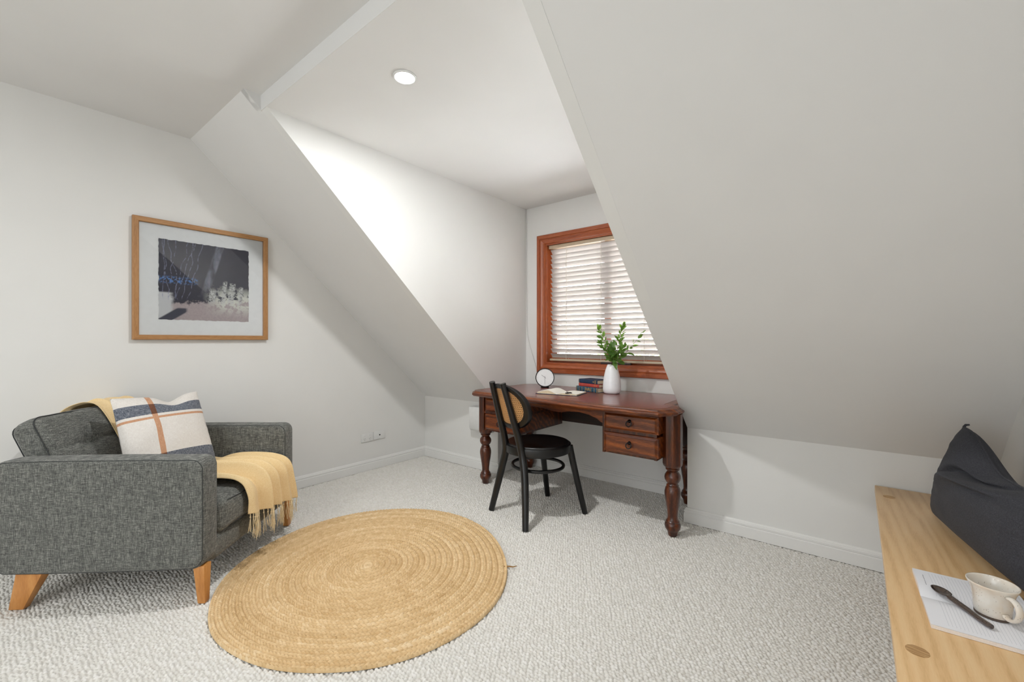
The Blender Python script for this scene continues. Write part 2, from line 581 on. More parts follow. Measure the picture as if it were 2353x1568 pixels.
def grid_faces(nr, nc, wrap=False):
    i = np.arange(nr - 1)[:, None]
    j = np.arange(nc if wrap else nc - 1)[None, :]
    j2 = (j + 1) % nc
    a = i * nc + j
    b = i * nc + j2
    c = (i + 1) * nc + j2
    d = (i + 1) * nc + j
    return np.stack([a, b, c, d], -1).reshape(-1, 4)

def hash2(i, j, s=0):
    x = np.sin(i * 127.1 + j * 311.7 + s * 74.7) * 43758.5453
    return x - np.floor(x)

def build_carpet():
    st = 0.0024
    xs = np.arange(-3.40, 0.49 + st, st)
    ys = np.arange(0.0, 3.24, st)
    X, Y = np.meshgrid(xs, ys)
    px, py = 0.0155, 0.0130                  # loop spacing across and along the rows
    best = np.full(X.shape, 9.0)
    ident = np.zeros(X.shape)
    wob = 0.0022 * np.sin(Y * 37 + 2 * np.sin(X * 11)) + 0.0012 * np.sin(X * 70)
    gx, gy = X / px, (Y + wob) / py
    row = np.floor(gy)
    for dr in (-1, 0, 1):
        r = row + dr
        off = 0.5 * (r % 2)
        c = np.floor(gx - off)
        for dc in (0, 1, -1):
            cc = c + dc
            h1, h2 = hash2(cc, r), hash2(cc, r, 3)
            cx = (cc + 0.5 + off + (h1 - 0.5) * 0.45) * px
            cy = (r + 0.5 + (h2 - 0.5) * 0.45) * py
            d = ((X - cx) / (px * 0.56)) ** 2 + ((Y + wob - cy) / (py * 0.57)) ** 2
            m = d < best
            best = np.where(m, d, best)
            ident = np.where(m, hash2(cc, r, 7), ident)
    Z = 0.0100 * np.clip(1 - best, 0.0, 1) ** 0.5 * (0.75 + 0.35 * ident) - 0.0100
    return tone(height_mesh('floor', X, Y, Z, ident, grid_faces(*X.shape), M['carpet']))
build_carpet()
tone(MB().box((XL - T, YB - T, -0.06), (XR + T, YW + 0.1, -0.0102)).build('floor_base', M['carpet']))

# ------------------------------------------------------------------ window: casing, jambs, sash, glass
def ring_frame(mb, rect, prof, ax='y'):
    """mitred frame: rect x0,x1,z0,z1; prof = closed list of (inward offset, depth)"""
    x0, x1, z0, z1 = rect
    cor = [(x0, z0, 1, 1), (x1, z0, -1, 1), (x1, z1, -1, -1), (x0, z1, 1, -1)]
    rings = []
    for cx, cz, sx, sz in cor:
        rings.append([((cx + sx * a, b, cz + sz * a) if ax == 'y' else (b, cx + sx * a, cz + sz * a)) for a, b in prof])
    return mb.loft(rings, closed=True)

def side_frame(rect, prof, parent, names, ms, ax='y'):
    """the same mitred frame as four members, each a mesh"""
    x0, x1, z0, z1 = rect
    cor = [(x0, z0, 1, 1), (x1, z0, -1, 1), (x1, z1, -1, -1), (x0, z1, 1, -1)]
    out = []
    for k in range(4):
        rings = []
        for cx, cz, sx, sz in (cor[k], cor[(k + 1) % 4]):
            rings.append([((cx + sx * a, b, cz + sz * a) if ax == 'y' else (b, cx + sx * a, cz + sz * a)) for a, b in prof])
        out.append(MB().loft(rings).build(names[k], ms[k % 2], parent))
    return out

win = bpy.data.objects.new('window_1', None)
COL.objects.link(win)
struct(win)
Y = YW
casing = [(0, Y), (0, Y - 0.020), (0.004, Y - 0.024), (0.034, Y - 0.024), (0.037, Y - 0.019), (0.039, Y - 0.019), (0.041, Y - 0.023), (0.050, Y - 0.025), (0.060, Y - 0.021), (0.068, Y - 0.016), (0.074, Y - 0.016), (0.079, Y - 0.010), (0.082, Y - 0.004), (0.082, Y)]
side_frame((-2.294, -0.980, 0.863, 2.112), casing, win, ['window_casing'] * 4, (M['jarrah_h'], M['jarrah']))
jamb = [(0, Y), (0.0, Y + 0.19), (-0.015, Y + 0.19), (-0.015, Y)]
side_frame((WX0, WX1, WZ0, WZ1), [(a + 0.012, b) for a, b in jamb], win, ['window_jamb'] * 4, (M['jarrah_h'], M['jarrah']))
# sash: outer stiles and a centre mullion behind the blind
sy0, sy1 = Y + 0.085, Y + 0.125
side_frame((WX0 + 0.010, WX1 - 0.010, WZ0 + 0.008, WZ1 - 0.008), [(0, sy0), (0, sy1), (0.062, sy1), (0.062, sy0)], win, ['window_sash'] * 4, (M['jarrah_h'], M['jarrah']))
MB().box((-1.668, sy0, WZ0 + 0.05), (-1.606, sy1, WZ1 - 0.05)).build('window_mullion', M['jarrah'], win, bevel=0.003)
for x0, x1 in ((WX0 + 0.06, -1.665), (-1.609, WX1 - 0.06)):
    MB().box((x0, Y + 0.103, WZ0 + 0.06), (x1, Y + 0.107, WZ1 - 0.06)).build('window_pane', M['glass'], win)
# winder handle on the sill of the frame
lt = MB().box((-1.66, Y + 0.003, 0.944 + 0.013), (-1.40, Y + 0.026, 0.944 + 0.031)).build('window_winder', M['latch'], win, bevel=0.004)

# ------------------------------------------------------------------ venetian blind
BX0, BX1 = -2.176, -1.105
BY = Y + 0.050
blind = thing('venetian_blind', (0, 0, 0), 0, 'cream timber venetian blind with tilted slats hanging in the red-brown window frame', 'blind')
MB().box((BX0 - 0.012, BY - 0.030, 1.985), (BX1 + 0.012, BY + 0.024, 2.016)).build('head_rail', M['slat_dark'], blind, bevel=0.003)
ang = math.radians(47)
NS = 23
z_lo, z_hi = 1.018, 1.958
s0 = None
for i in range(NS):
    z = z_lo + (z_hi - z_lo) * i / (NS - 1)
    if s0 is None:
        mb = MB()
        rings = []
        for x in (BX0, BX1):
            r = []
            for k in range(7):
                t = -1 + 2 * k / 6
                r.append((x, 0.0255 * t, 0.0022 * (1 - t * t)))
            for k in range(7):
                t = 1 - 2 * k / 6
                r.append((x, 0.025 * t, 0.0022 * (1 - t * t) - 0.0026))
            rings.append(r)
        mb.loft(rings)
        s0 = mb.build('slat', M['slat'], blind)
        o = s0
    else:
        o = s0.copy()
        COL.objects.link(o)
        o.parent = blind
    o.location = (0, BY, z)
    o.rotation_euler = (-ang - 0.004 * math.sin(i * 2.1), 0.0012 * math.sin(i * 1.7), 0)
MB().box((BX0 - 0.006, BY - 0.026, 0.972), (BX1 + 0.006, BY + 0.024, 0.990)).build('bottom_rail', M['slat_dark'], blind, bevel=0.004)
for x in (-2.010, -1.672, -1.30):
    mb = MB()
    for dy in (-0.0225, 0.021):
        mb.tube([(x, BY + dy, 0.985), (x, BY + dy, 1.99)], 0.0009, 5)
    mb.tube([(x + 0.006, BY - 0.028, 0.985), (x + 0.006, BY - 0.0265, 1.99)], 0.0009, 5)
    for i in range(NS):
        z = z_lo + (z_hi - z_lo) * i / (NS - 1)
        mb.tube([(x, BY - 0.0225, z + 0.014), (x, BY + 0.021, z - 0.018)], 0.0007, 4)
    mb.build('ladder_cord', M['cord'], blind)

# ------------------------------------------------------------------ garden beyond the glass
tr = thing('garden_tree', (-1.2, 9.5, -3.0), 0, 'leafy green tree outdoors, glimpsed between the slats of the blind', 'tree')
MB().tube([(0, 0, 0), (0.1, 0, 1.6), (0.0, 0.1, 3.2), (0.15, 0, 4.4)], [0.16, 0.13, 0.10, 0.05], 10).build('trunk', M['bark'], tr, smooth=True)
mb = MB()
rnd = random.Random(5)
for i in range(2600):
    a, b = rnd.uniform(0, 2 * PI), math.acos(rnd.uniform(-1, 1))
    rr = rnd.uniform(0.55, 1.0)
    p = Vector((math.cos(a) * math.sin(b) * 4.2 * rr, math.sin(a) * math.sin(b) * 1.6 * rr, 3.4 + math.cos(b) * 1.5 * rr))
    u = Vector((rnd.gauss(0, 1), rnd.gauss(0, 1), rnd.gauss(0, 1))).normalized()
    w_ = u.cross(Vector((rnd.gauss(0, 1), rnd.gauss(0, 1), rnd.gauss(0, 1)))).normalized()
    L = rnd.uniform(0.06, 0.11)
    mb.add([p - u * L, p + w_ * L * .45, p + u * L, p - w_ * L * .45], [(0, 1, 2, 3)])
mb.build('foliage', M['tree_leaf'], tr)

# ------------------------------------------------------------------ dormer downlight
dl = thing('recessed_downlight', (-1.651, 1.252, DH), 0, 'round white recessed downlight glowing in the dormer ceiling', 'light')
MB().lathe([(0.046, -0.0005), (0.055, -0.0005), (0.055, -0.004), (0.050, -0.008), (0.046, -0.007)], 48, cap=False).build('trim_ring', M['plastic_white'], dl, smooth=True)
MB().lathe([(0.0465, -0.0035), (0.030, -0.0050), (0.0005, -0.0055)], 48, cap=False).build('diffuser', M['lamp_glow'], dl, smooth=True)
lp = lamp('downlight_beam', 'AREA', (0, 0, -0.008), 20.5, (0.975, 0.99, 1.0), shape='DISK', size=0.09)
lp.parent = dl

# ------------------------------------------------------------------ framed picture on the left wall
def picture_mat():
    m, nt, b = mat_new('abstract_night_landscape')
    N = NT(nt)
    tc = N.n('ShaderNodeTexCoord')
    sp = N.n('ShaderNodeSeparateXYZ')
    N.l(tc.outputs['UV'], sp.inputs[0])
    u, v = sp.outputs[0], sp.outputs[1]
    uv = N.coord((1, 1, 1), kind='UV')
    def nz(s, d=4, st=(1, 1, 1), r=0.6, loc=(0, 0, 0)):
        return N.noise(N.coord(st, kind='UV', loc=loc), s, d, r)
    def band(x, c, w, soft):
        a = N.math('ABSOLUTE', N.math('SUBTRACT', x, c))
        return N.math('SUBTRACT', 1.0, N.math('MINIMUM', N.math('MAXIMUM', N.math('DIVIDE', N.math('SUBTRACT', a, w), soft), 0.0), 1.0))
    def step(x, e, soft):
        return N.math('MINIMUM', N.math('MAXIMUM', N.math('DIVIDE', N.math('SUBTRACT', x, e), soft), 0.0), 1.0)
    n1 = nz(5)
    n2 = nz(14, 5, r=0.7, loc=(3, 1, 0))
    n3 = nz(40, 3, r=0.7, loc=(1, 7, 0))
    col = N.mix(n1, s2l((16, 16, 42)), s2l((36, 36, 62)))
    # ground: pale mauve, lower part
    edge = N.math('ADD', 0.16, N.math('MULTIPLY', N.math('SUBTRACT', n2, 0.5), 0.22))
    g = N.math('SUBTRACT', 1.0, step(N.math('SUBTRACT', v, N.math('ADD', edge, N.math('MULTIPLY', u, 0.14))), 0.0, 0.035))
    col = N.mix(g, col, N.mix(n3, s2l((160, 146, 152)), s2l((204, 192, 190))))
    # bright splashes across the middle right
    bl = N.math('MULTIPLY', band(v, 0.27, 0.06, 0.16), step(u, 0.45, 0.22))
    bl = N.math('MULTIPLY', bl, step(n2, 0.44, 0.08))
    col = N.mix(bl, col, s2l((222, 224, 214)))
    # blocks rising from it
    for cx, top, wd in ((0.70, 0.52, 0.018), (0.79, 0.50, 0.03), (0.90, 0.46, 0.02), (0.57, 0.40, 0.03)):
        k = N.math('MULTIPLY', band(N.math('ADD', u, N.math('MULTIPLY', v, -0.10)), cx - 0.04, wd, 0.012), N.math('SUBTRACT', 1.0, step(v, top, 0.03)))
        k = N.math('MULTIPLY', k, step(v, 0.2, 0.05))
        k = N.math('MULTIPLY', k, step(n3, 0.38, 0.2))
        col = N.mix(k, col, s2l((206, 208, 206)))
    # tall diagonal pale streak
    dgl = N.math('SUBTRACT', u, N.math('MULTIPLY', v, 0.27))
    k = N.math('MULTIPLY', band(dgl, 0.385, 0.035, 0.02), step(nz(9, 5, (1.5, 0.5, 1)), 0.33, 0.35))
    k = N.math('MULTIPLY', k, step(v, 0.30, 0.15))
    col = N.mix(N.math('MULTIPLY', k, 0.75), col, s2l((150, 154, 172)))
    # snow at the lower left with a dark path across it
    k = N.math('MULTIPLY', N.math('SUBTRACT', 1.0, step(N.math('ADD', u, N.math('MULTIPLY', n2, 0.1)), 0.16, 0.05)), N.math('SUBTRACT', 1.0, step(v, 0.33, 0.02)))
    col = N.mix(k, col, s2l((214, 216, 218)))
    k = band(N.math('SUBTRACT', v, N.math('MULTIPLY', u, 0.75)), -0.05, 0.05, 0.02)
    k = N.math('MULTIPLY', k, N.math('SUBTRACT', 1.0, step(u, 0.27, 0.03)))
    k = N.math('MULTIPLY', k, N.math('SUBTRACT', 1.0, step(v, 0.14, 0.02)))
    col = N.mix(k, col, s2l((52, 54, 74)))
    # blue flecks
    k = N.math('MULTIPLY', band(v, 0.50, 0.022, 0.03), step(nz(30, 3, loc=(5, 5, 0)), 0.48, 0.08))
    k = N.math('MULTIPLY', k, N.math('SUBTRACT', 1.0, step(u, 0.38, 0.03)))
    col = N.mix(k, col, s2l((84, 136, 206)))
    # thin trunks on the left
    for q_, (cx, lean, am) in enumerate(((0.05, 0.02, 0.10), (0.12, 0.08, 0.16), (0.15, 0.22, 0.12), (0.19, -0.12, 0.14), (0.25, 0.14, 0.16), (0.09, -0.06, 0.12), (0.31, 0.20, 0.10), (0.17, 0.32, 0.1))):
        wob = N.math('MULTIPLY', N.math('SUBTRACT', nz(2.6, 1, (0.6, 1.4, 1), 0.4, (9 + q_ * 3.7, q_ * 1.3, 0)), 0.5), am)
        x = N.math('ADD', N.math('SUBTRACT', u, N.math('MULTIPLY', v, lean)), wob)
        k = N.math('MULTIPLY', band(x, cx - lean * 0.3, 0.0018, 0.004), step(v, 0.24, 0.05))
        k = N.math('MULTIPLY', k, step(nz(22, 3, loc=(q_, 2, 0)), 0.40, 0.15))
        col = N.mix(N.math('MULTIPLY', k, 0.7), col, s2l((140, 146, 180)))
    # fine scratches everywhere
    sc_ = N.math('MULTIPLY', step(nz(120, 2, (1, 0.25, 1), 0.7), 0.62, 0.06), step(n1, 0.45, 0.2))
    col = N.mix(N.math('MULTIPLY', sc_, 0.35), col, s2l((150, 152, 168)))
    b.inputs['Roughness'].default_value = 0.8
    N.l(col, b.inputs['Base Color'])
    return m

pic = thing('framed_picture', (XL, 0.9545, 1.5315), 0, 'oak framed picture of a dark blue and white abstract landscape on the left wall', 'picture')
hw, hh = 0.3775, 0.3735
fp = [(0, 0.006), (0, 0.032), (0.003, 0.034), (0.027, 0.034), (0.030, 0.031), (0.030, 0.006)]
side_frame((-hw, hw, -hh, hh), fp, pic, ['frame_rail', 'frame_stile', 'frame_rail', 'frame_stile'], (M['frameoak_h'], M['frameoak']), ax='x')
MB().box((0.008, -hw + 0.024, -hh + 0.024), (0.016, hw - 0.024, hh - 0.024)).build('mat_board', plain('mat_board_white', (247, 249, 249), 0.8), pic)
# the print with a torn, slightly ragged edge
mb = MB()
rnd = random.Random(3)
nx, nz_ = 41, 41
pu0, pu1, pv0, pv1 = -0.252, 0.254, -0.246, 0.258
jag = {}
def prt(u, v):
    j = lambda k: 0.0022 * (rnd.random() - 0.5) * 2
    y = pu0 + (pu1 - pu0) * u + (j(0) if u in (0, 1) else 0)
    z = pv0 + (pv1 - pv0) * v + (j(1) if v in (0, 1) else 0)
    return (0.0172, y, z)
mb.grid(prt, nx, nz_, uv=True)
pr = mb.build('print', picture_mat(), pic)
MB().box((0.0205, -hw + 0.027, -hh + 0.027), (0.0225, hw - 0.027, hh - 0.027)).build('glazing', M['glass'], pic)

# ------------------------------------------------------------------ outlets on the left wall
def ngon_prism(mb, cx, cy, r, z0, z1, n, rot=0, ax=0, sx=1.0):
    pts = [(cx + r * sx * math.cos(rot + 2 * PI * k / n), cy + r * math.sin(rot + 2 * PI * k / n)) for k in range(n)]
    return mb.prism(pts, ax, z0, z1)
so = thing('power_outlet', (XL, 2.166, 0.293), 0, 'white double power outlet on the left wall, the plate nearer the armchair', 'outlet', 'outlets on the left wall')
MB().box((0.0, -0.058, -0.037), (0.010, 0.058, 0.037)).build('plate', M['plastic_white'], so, bevel=0.003)
for dy in (-0.026, 0.026):
    mb = MB()
    ngon_prism(mb, dy, 0.018, 0.0085, 0.009, 0.0135, 20, sx=0.75)
    mb.build('switch', M['plastic_white'], so, bevel=0.001)
    mb = MB()
    for a in (-0.55, 0.55):
        c, s = math.cos(a), math.sin(a)
        cy, cz = dy + (0.0065 if a > 0 else -0.0065), -0.010
        pts = [(cy + c * x - s * z, cz + s * x + c * z) for x, z in ((-0.001, -0.004), (0.001, -0.004), (0.001, 0.004), (-0.001, 0.004))]
        mb.prism(pts, 0, 0.0095, 0.0103)
    mb.prism([(dy - 0.001, -0.027), (dy + 0.001, -0.027), (dy + 0.001, -0.019), (dy - 0.001, -0.019)], 0, 0.0095, 0.0103)
    mb.build('pin_slot', M['blackmetal'], so)
an = thing('aerial_outlet', (XL, 2.290, 0.296), 0, 'white aerial outlet with one small dark socket on the left wall, nearer the corner', 'outlet', 'outlets on the left wall')
MB().box((0.0, -0.058, -0.037), (0.010, 0.058, 0.037)).build('plate', M['plastic_white'], an, bevel=0.003)
mb = MB()
mb.box((0.0095, -0.004, -0.005), (0.0145, 0.006, 0.006))
mb.build('aerial_socket', M['blackmetal'], an, bevel=0.0015)

# white wall box beside the desk
hb = MB().prism([(YK, 0.565), (YK - 0.078, 0.562), (YK - 0.078, 0.378), (YK - 0.062, 0.352), (YK, 0.352)], 0, -2.706, -2.470).build('wall_box', M['plastic_white'], bevel=0.004)
tag(hb, 'plain white box fixed to the low wall left of the desk', 'wall box')
# white cable in the corner of the dormer
cb = MB().tube(catmull([(-2.424, 3.228, 2.383), (-2.424, 3.224, 2.20), (-2.420, 3.226, 1.85), (-2.418, 3.226, 1.45), (-2.412, 3.226, 1.25), (-2.385, 3.226, 1.12), (-2.350, 3.226, 1.02), (-2.318, 3.226, 0.93), (-2.302, 3.226, 0.875)], 60), 0.0028, 8).build('cable', M['cable'], smooth=True)
tag(cb, 'thin white cable hanging down the dormer corner beside the window', 'cable')

# ------------------------------------------------------------------ jute rug
def build_rug():
    R, p = 0.700, 0.0285
    nt_, nr = 2000, 300
    th = np.linspace(0, 2 * PI, nt_, endpoint=False)
    rr = np.linspace(0.002, R, nr)
    TH, RR = np.meshgrid(th, rr)
    s = (RR / p - TH / (2 * PI))            # spiral coordinate
    ring = np.floor(s)
    fr = s - ring
    rc = (ring + 0.5 + TH / (2 * PI)) * p
    L = (ring + TH / (2 * PI)) ** 2 * p * PI + 5.0   # length run along the spiral
    a = L / 0.017
    side = np.where(fr < 0.5, 0.0, 1.0)
    w = np.abs(fr - 0.5) * 2
    slant = 0.62 * (1 - w)
    ph = a + slant + side * 0.5
    cell = np.floor(ph)
    q = ph - cell
    lobe = np.sqrt(np.clip(1 - (2 * q - 1) ** 2, 0, 1))
    groove = np.sqrt(np.clip(1 - (2 * np.clip(fr, 0, 1) - 1) ** 4, 0, 1))
    mid = 1 - 0.35 * np.exp(-(w / 0.12) ** 2)
    ident = hash2(cell + side * 17, ring, 1)
    Z = 0.002 + 0.0125 * groove ** 1.3 * (0.34 + 0.66 * lobe) * mid * (0.88 + 0.2 * ident)
    # a gently uneven outline
    OA = np.radians(np.array([3.2, 14.7, 28.6, 39.5, 49.2, 62.4, 80.3, 98.4, 116.1, 133.9, 150.4, 166.9, 183.5, 198.2, 212.9, 227.4, 242.0, 256.0, 266.5, 278.2, 289.3, 298.7, 309.1, 318.5, 327.6, 336.6, 344.3, 353.2]))
    OR = np.array([0.727, 0.724, 0.718, 0.711, 0.7, 0.697, 0.719, 0.74, 0.739, 0.74, 0.733, 0.712, 0.699, 0.68, 0.664, 0.66, 0.658, 0.657, 0.661, 0.663, 0.672, 0.682, 0.685, 0.69, 0.706, 0.72, 0.726, 0.729])
    ro = np.interp(th, OA, OR, period=2 * PI)
    w_ = np.exp(-(np.arange(-90, 91) / 40.0) ** 2)
    ro = np.convolve(np.concatenate([ro[-90:], ro, ro[:90]]), w_ / w_.sum(), 'valid')
    ro = ro + 0.0025 * np.sin(7 * th)
    out = 1 + (RR / R) ** 1.5 * (ro[None, :] / R - 1)
    X = RR * out * np.cos(TH)
    Yy = RR * out * np.sin(TH)
    streak = 0.25 * hash2(np.floor(a / 46 + hash2(ring, 0) * 9), ring, 5)
    tu = np.clip(0.18 + 0.40 * ident + 1.3 * streak, 0, 1)
    # skirt down to the carpet
    X = np.vstack([X, X[-1:] * 1.002]); Yy = np.vstack([Yy, Yy[-1:] * 1.002])
    Z = np.vstack([Z, np.full((1, nt_), -0.001)]); tu = np.vstack([tu, tu[-1:]])
    o = height_mesh('jute_rug', X, Yy, Z, tu, grid_faces(nr + 1, nt_, True), M['jute'])
    o.location = (-1.935, 1.235, 0.0)
    tag(o, 'round braided jute rug lying on the pale carpet', 'rug')
    return o
rug = build_rug()
# end of a braid sticking out of the rug's edge
MB().tube([(0.535, 0.425, 0.008), (0.560, 0.452, 0.007), (0.578, 0.462, 0.006), (0.590, 0.478, 0.009)], [0.005, 0.004, 0.003, 0.0015], 6).build('loose_braid_end', M['jute'], rug, smooth=True)

# ------------------------------------------------------------------ desk
TZ = 0.757
desk = thing('writing_desk', (-1.61, 2.83, 0), 0, 'mahogany writing desk with turned legs and a leather top, under the dormer window', 'desk')
DX, DY = 1.61, -2.83
outline = [(-2.424, 2.505), (-2.345, 2.418), (-2.05, 2.395), (-1.75, 2.382), (-1.45, 2.374), (-1.20, 2.374), (-1.00, 2.382), (-0.872, 2.396), (-0.796, 2.500), (-0.792, 2.606), (-0.862, 2.690), (-0.880, 3.150), (-0.960, 3.222), (-2.30, 3.222), (-2.396, 3.160), (-2.412, 2.80), (-2.424, 2.66)]
def inset(poly, d):
    n = len(poly)
    out = []
    for i in range(n):
        p0, p1, p2 = Vector(poly[i - 1]), Vector(poly[i]), Vector(poly[(i + 1) % n])
        a, b = (p1 - p0).normalized(), (p2 - p1).normalized()
        n1, n2 = Vector((-a.y, a.x)), Vector((-b.y, b.x))
        bis = (n1 + n2).normalized()
        k = d / max(0.3, bis.dot(n1))
        out.append(tuple(p1 + bis * k))
    return out
lay = [(0.022, TZ - 0.038), (0.012, TZ - 0.037), (0.006, TZ - 0.031), (0.001, TZ - 0.026), (0.0, TZ - 0.021), (0.002, TZ - 0.016), (0.009, TZ - 0.012), (0.016, TZ - 0.008), (0.020, TZ - 0.003), (0.026, TZ), (0.052, TZ)]
mb = MB()
rings = [[(x + DX, y + DY, z) for x, y in inset(outline, d)] for d, z in lay]
mb.loft(rings)
mb.build('desk_top', M['mahogany_h'], desk)
lp_ = inset(outline, 0.070)
mb = MB()
mb.loft([[(x + DX, y + DY, z) for x, y in lp_] for z in (TZ - 0.004, TZ + 0.0008)])
li = mb.build('leather_inlay', M['leather'], desk)
li['label'] = 'dark red leather writing surface'
# turned legs with fluted octagonal heads
prof = [(0.022, 0.0), (0.0255, 0.004), (0.029, 0.024), (0.034, 0.034), (0.042, 0.044), (0.0455, 0.060), (0.044, 0.074), (0.038, 0.082), (0.0395, 0.087), (0.034, 0.093), (0.0285, 0.104), (0.0285, 0.125), (0.033, 0.165), (0.040, 0.205), (0.0455, 0.245), (0.0455, 0.262), (0.041, 0.283), (0.033, 0.296), (0.036, 0.300), (0.030, 0.305), (0.029, 0.310), (0.036, 0.318), (0.044, 0.332), (0.0465, 0.346), (0.044, 0.360), (0.036, 0.373), (0.030, 0.380), (0.032, 0.386), (0.039, 0.392), (0.0395, 0.398), (0.035, 0.403)]
def leg_mesh():
    mb = MB()
    mb.lathe(prof, 36)
    n = 8
    r8 = lambda r, z: [(r * math.cos(PI / 8 + 2 * PI * k / 8), r * math.sin(PI / 8 + 2 * PI * k / 8), z) for k in range(8)]
    mb.loft([r8(0.040, 0.402), (r8(0.052, 0.414)), r8(0.056, 0.428), r8(0.056, 0.722)])
    return mb
l0 = leg_mesh().build('leg', M['mahogany'], desk, smooth='auto')
spots = [(-0.850, 2.572), (-2.345, 2.575), (-0.935, 3.148), (-2.325, 3.150)]
for i, (x, y) in enumerate(spots):
    o = l0 if i == 0 else l0.copy()
    if i:
        COL.objects.link(o)
        o.parent = desk
    o.location = (x + DX, y + DY, 0)

def carcass(name, x0, x1, y0, y1, z0, z1):
    """open-fronted drawer box"""
    mb = MB()
    t = 0.016
    mb.box((x0, y0, z0), (x0 + t, y1, z1))
    mb.box((x1 - t, y0, z0), (x1, y1, z1))
    mb.box((x0 + t, y0 + 0.01, z0), (x1 - t, y1, z0 + 0.012))
    mb.box((x0 + t, y0 + 0.004, 0.586), (x1 - t, y0 + 0.03, 0.602))
    mb.box((x0 + t, y0 + 0.004, z1 - 0.012), (x1 - t, y0 + 0.03, z1))
    mb.box((x0 + t, y1 - 0.012, z0), (x1 - t, y1, z1))
    mb.v = [(a + DX, b + DY, c) for a, b, c in mb.v]
    return mb.build(name, M['mahogany_dark'] if name == 'x' else M['mahogany'], desk)
carcass('drawer_case', -1.252, -0.906, 2.468, 3.10, 0.452, 0.722)
carcass('drawer_case', -2.292, -1.946, 2.480, 3.10, 0.452, 0.722)
def drawer(cx, y, z0, z1, w):
    root = MB()
    h = (z1 - z0)
    # raised-and-fielded front
    def rg(ix, iz, yy):
        return [(cx - w + ix + DX, yy + DY, z0 + iz), (cx + w - ix + DX, yy + DY, z0 + iz), (cx + w - ix + DX, yy + DY, z1 - iz), (cx - w + ix + DX, yy + DY, z1 - iz)]
    root.loft([rg(0, 0, y + 0.5), rg(0, 0, y + 0.002), rg(0.001, 0.001, y), rg(0.004, 0.004, y), rg(0.017, 0.015, y - 0.011), rg(0.019, 0.017, y - 0.008), rg(0.021, 0.019, y - 0.008)])
    d = root.build('drawer', M['mahogany_h'], desk, smooth='auto')
    zc = (z0 + z1) / 2 + 0.012
    mb = MB()
    X, Yd = cx + DX, y + DY - 0.008
    rose = [[(X + r * math.cos(t * PI / 12), yy, zc + r * math.sin(t * PI / 12)) for t in range(24)] for r, yy in ((0.011, Yd), (0.011, Yd - 0.003), (0.007, Yd - 0.006), (0.005, Yd - 0.014), (0.0065, Yd - 0.017), (0.001, Yd - 0.020))]
    mb.loft(rose)
    mb.tube([(X + 0.0165 * math.cos(t), Yd - 0.012 - 0.004 * (1 - math.sin(t)), zc - 0.014 + 0.0165 * math.sin(t)) for t in [2 * PI * k / 28 for k in range(28)]], 0.0034, 8, closed=True)
    mb.build('ring_pull', M['blackmetal'], d, smooth=True)
    return d
for cx, y, hw_d in ((-1.066, 2.461, 0.172), (-2.100, 2.474, 0.155)):
    drawer(cx, y, 0.604, 0.708, hw_d)
    drawer(cx, y - 0.002, 0.466, 0.584, hw_d)
# shaped apron between the drawers
bot = [(-1.946, 0.640), (-1.93, 0.662), (-1.88, 0.676), (-1.80, 0.685), (-1.72, 0.683), (-1.66, 0.674), (-1.61, 0.668), (-1.56, 0.668), (-1.50, 0.680), (-1.42, 0.684), (-1.35, 0.674), (-1.29, 0.655), (-1.27, 0.640), (-1.252, 0.632)]
mb = MB()
mb.prism([(x + DX, z) for x, z in bot] + [(-1.252 + DX, 0.722), (-1.946 + DX, 0.722)], 1, 2.470 + DY, 2.488 + DY)
mb.build('apron', M['mahogany_h'], desk)
mb = MB().box((-2.27 + DX, 3.095 + DY, 0.476), (-0.93 + DX, 3.113 + DY, 0.722))
mb.build('back_panel', M['mahogany_dark'], desk)
for x in (-2.352, -0.895):
    mb = MB().box((x + DX - 0.008 if x > -1 else x + DX, 2.60 + DY, 0.46), (x + DX + 0.010, 3.12 + DY, 0.722))
    mb.build('side_panel', M['mahogany'], desk)

# ------------------------------------------------------------------ bentwood chair with cane back
ch_c = (-1.679, 2.366)
fd = math.atan2(0.954, 0.301) - PI / 2     # local +y faces forward
chair = thing('cane_back_chair', (ch_c[0], ch_c[1], 0), fd, 'black bentwood chair with round cane back, drawn up to the desk', 'chair')
R = 0.222
MB().lathe([(0.150, 0.468), (0.216, 0.470), (R, 0.466), (R + 0.002, 0.455), (R, 0.420), (R - 0.004, 0.416), (0.19, 0.416)], 64).build('seat_frame', M['blackwood'], chair, smooth='auto')
MB().lathe([(0.001, 0.470), (0.10, 0.4705), (0.188, 0.474), (0.202, 0.478), (0.208, 0.476), (0.210, 0.468)], 64, cap=False).build('seat', M['blackwood'], chair, smooth=True)
# front legs
for s in (-1, 1):
    pts = [(s * 0.152, 0.148, 0.455), (s * 0.165, 0.172, 0.33), (s * 0.182, 0.208, 0.16), (s * 0.200, 0.243, 0.0)]
    MB().tube(catmull(pts, 14), [0.0235 - 0.005 * i / 13 for i in range(14)], 14).build('front_leg', M['blackwood'], chair, smooth='auto')
# rear legs sweep up into the back posts
def back_y(z, x=0.0):
    return -0.182 - (z - 0.46) * 0.295 + 1.5 * x * x
for s in (-1, 1):
    pts = [(s * 0.200, -0.245, 0.0), (s * 0.165, -0.221, 0.16), (s * 0.130, -0.202, 0.31), (s * 0.098, -0.196, 0.42), (s * 0.086, back_y(0.52) - 0.014, 0.52), (s * 0.080, back_y(0.66) - 0.014, 0.66), (s * 0.072, back_y(0.80) - 0.014, 0.80), (s * 0.064, back_y(0.886) - 0.014, 0.886)]
    cp = catmull(pts, 34)
    rad = [0.0190 + 0.0048 * math.sin(PI * min(1, i / 26)) for i in range(34)]
    MB().tube(cp, rad, 14, flat=(1.0, 1.12)).build('rear_leg_and_back_post', M['blackwood'], chair, smooth='auto')
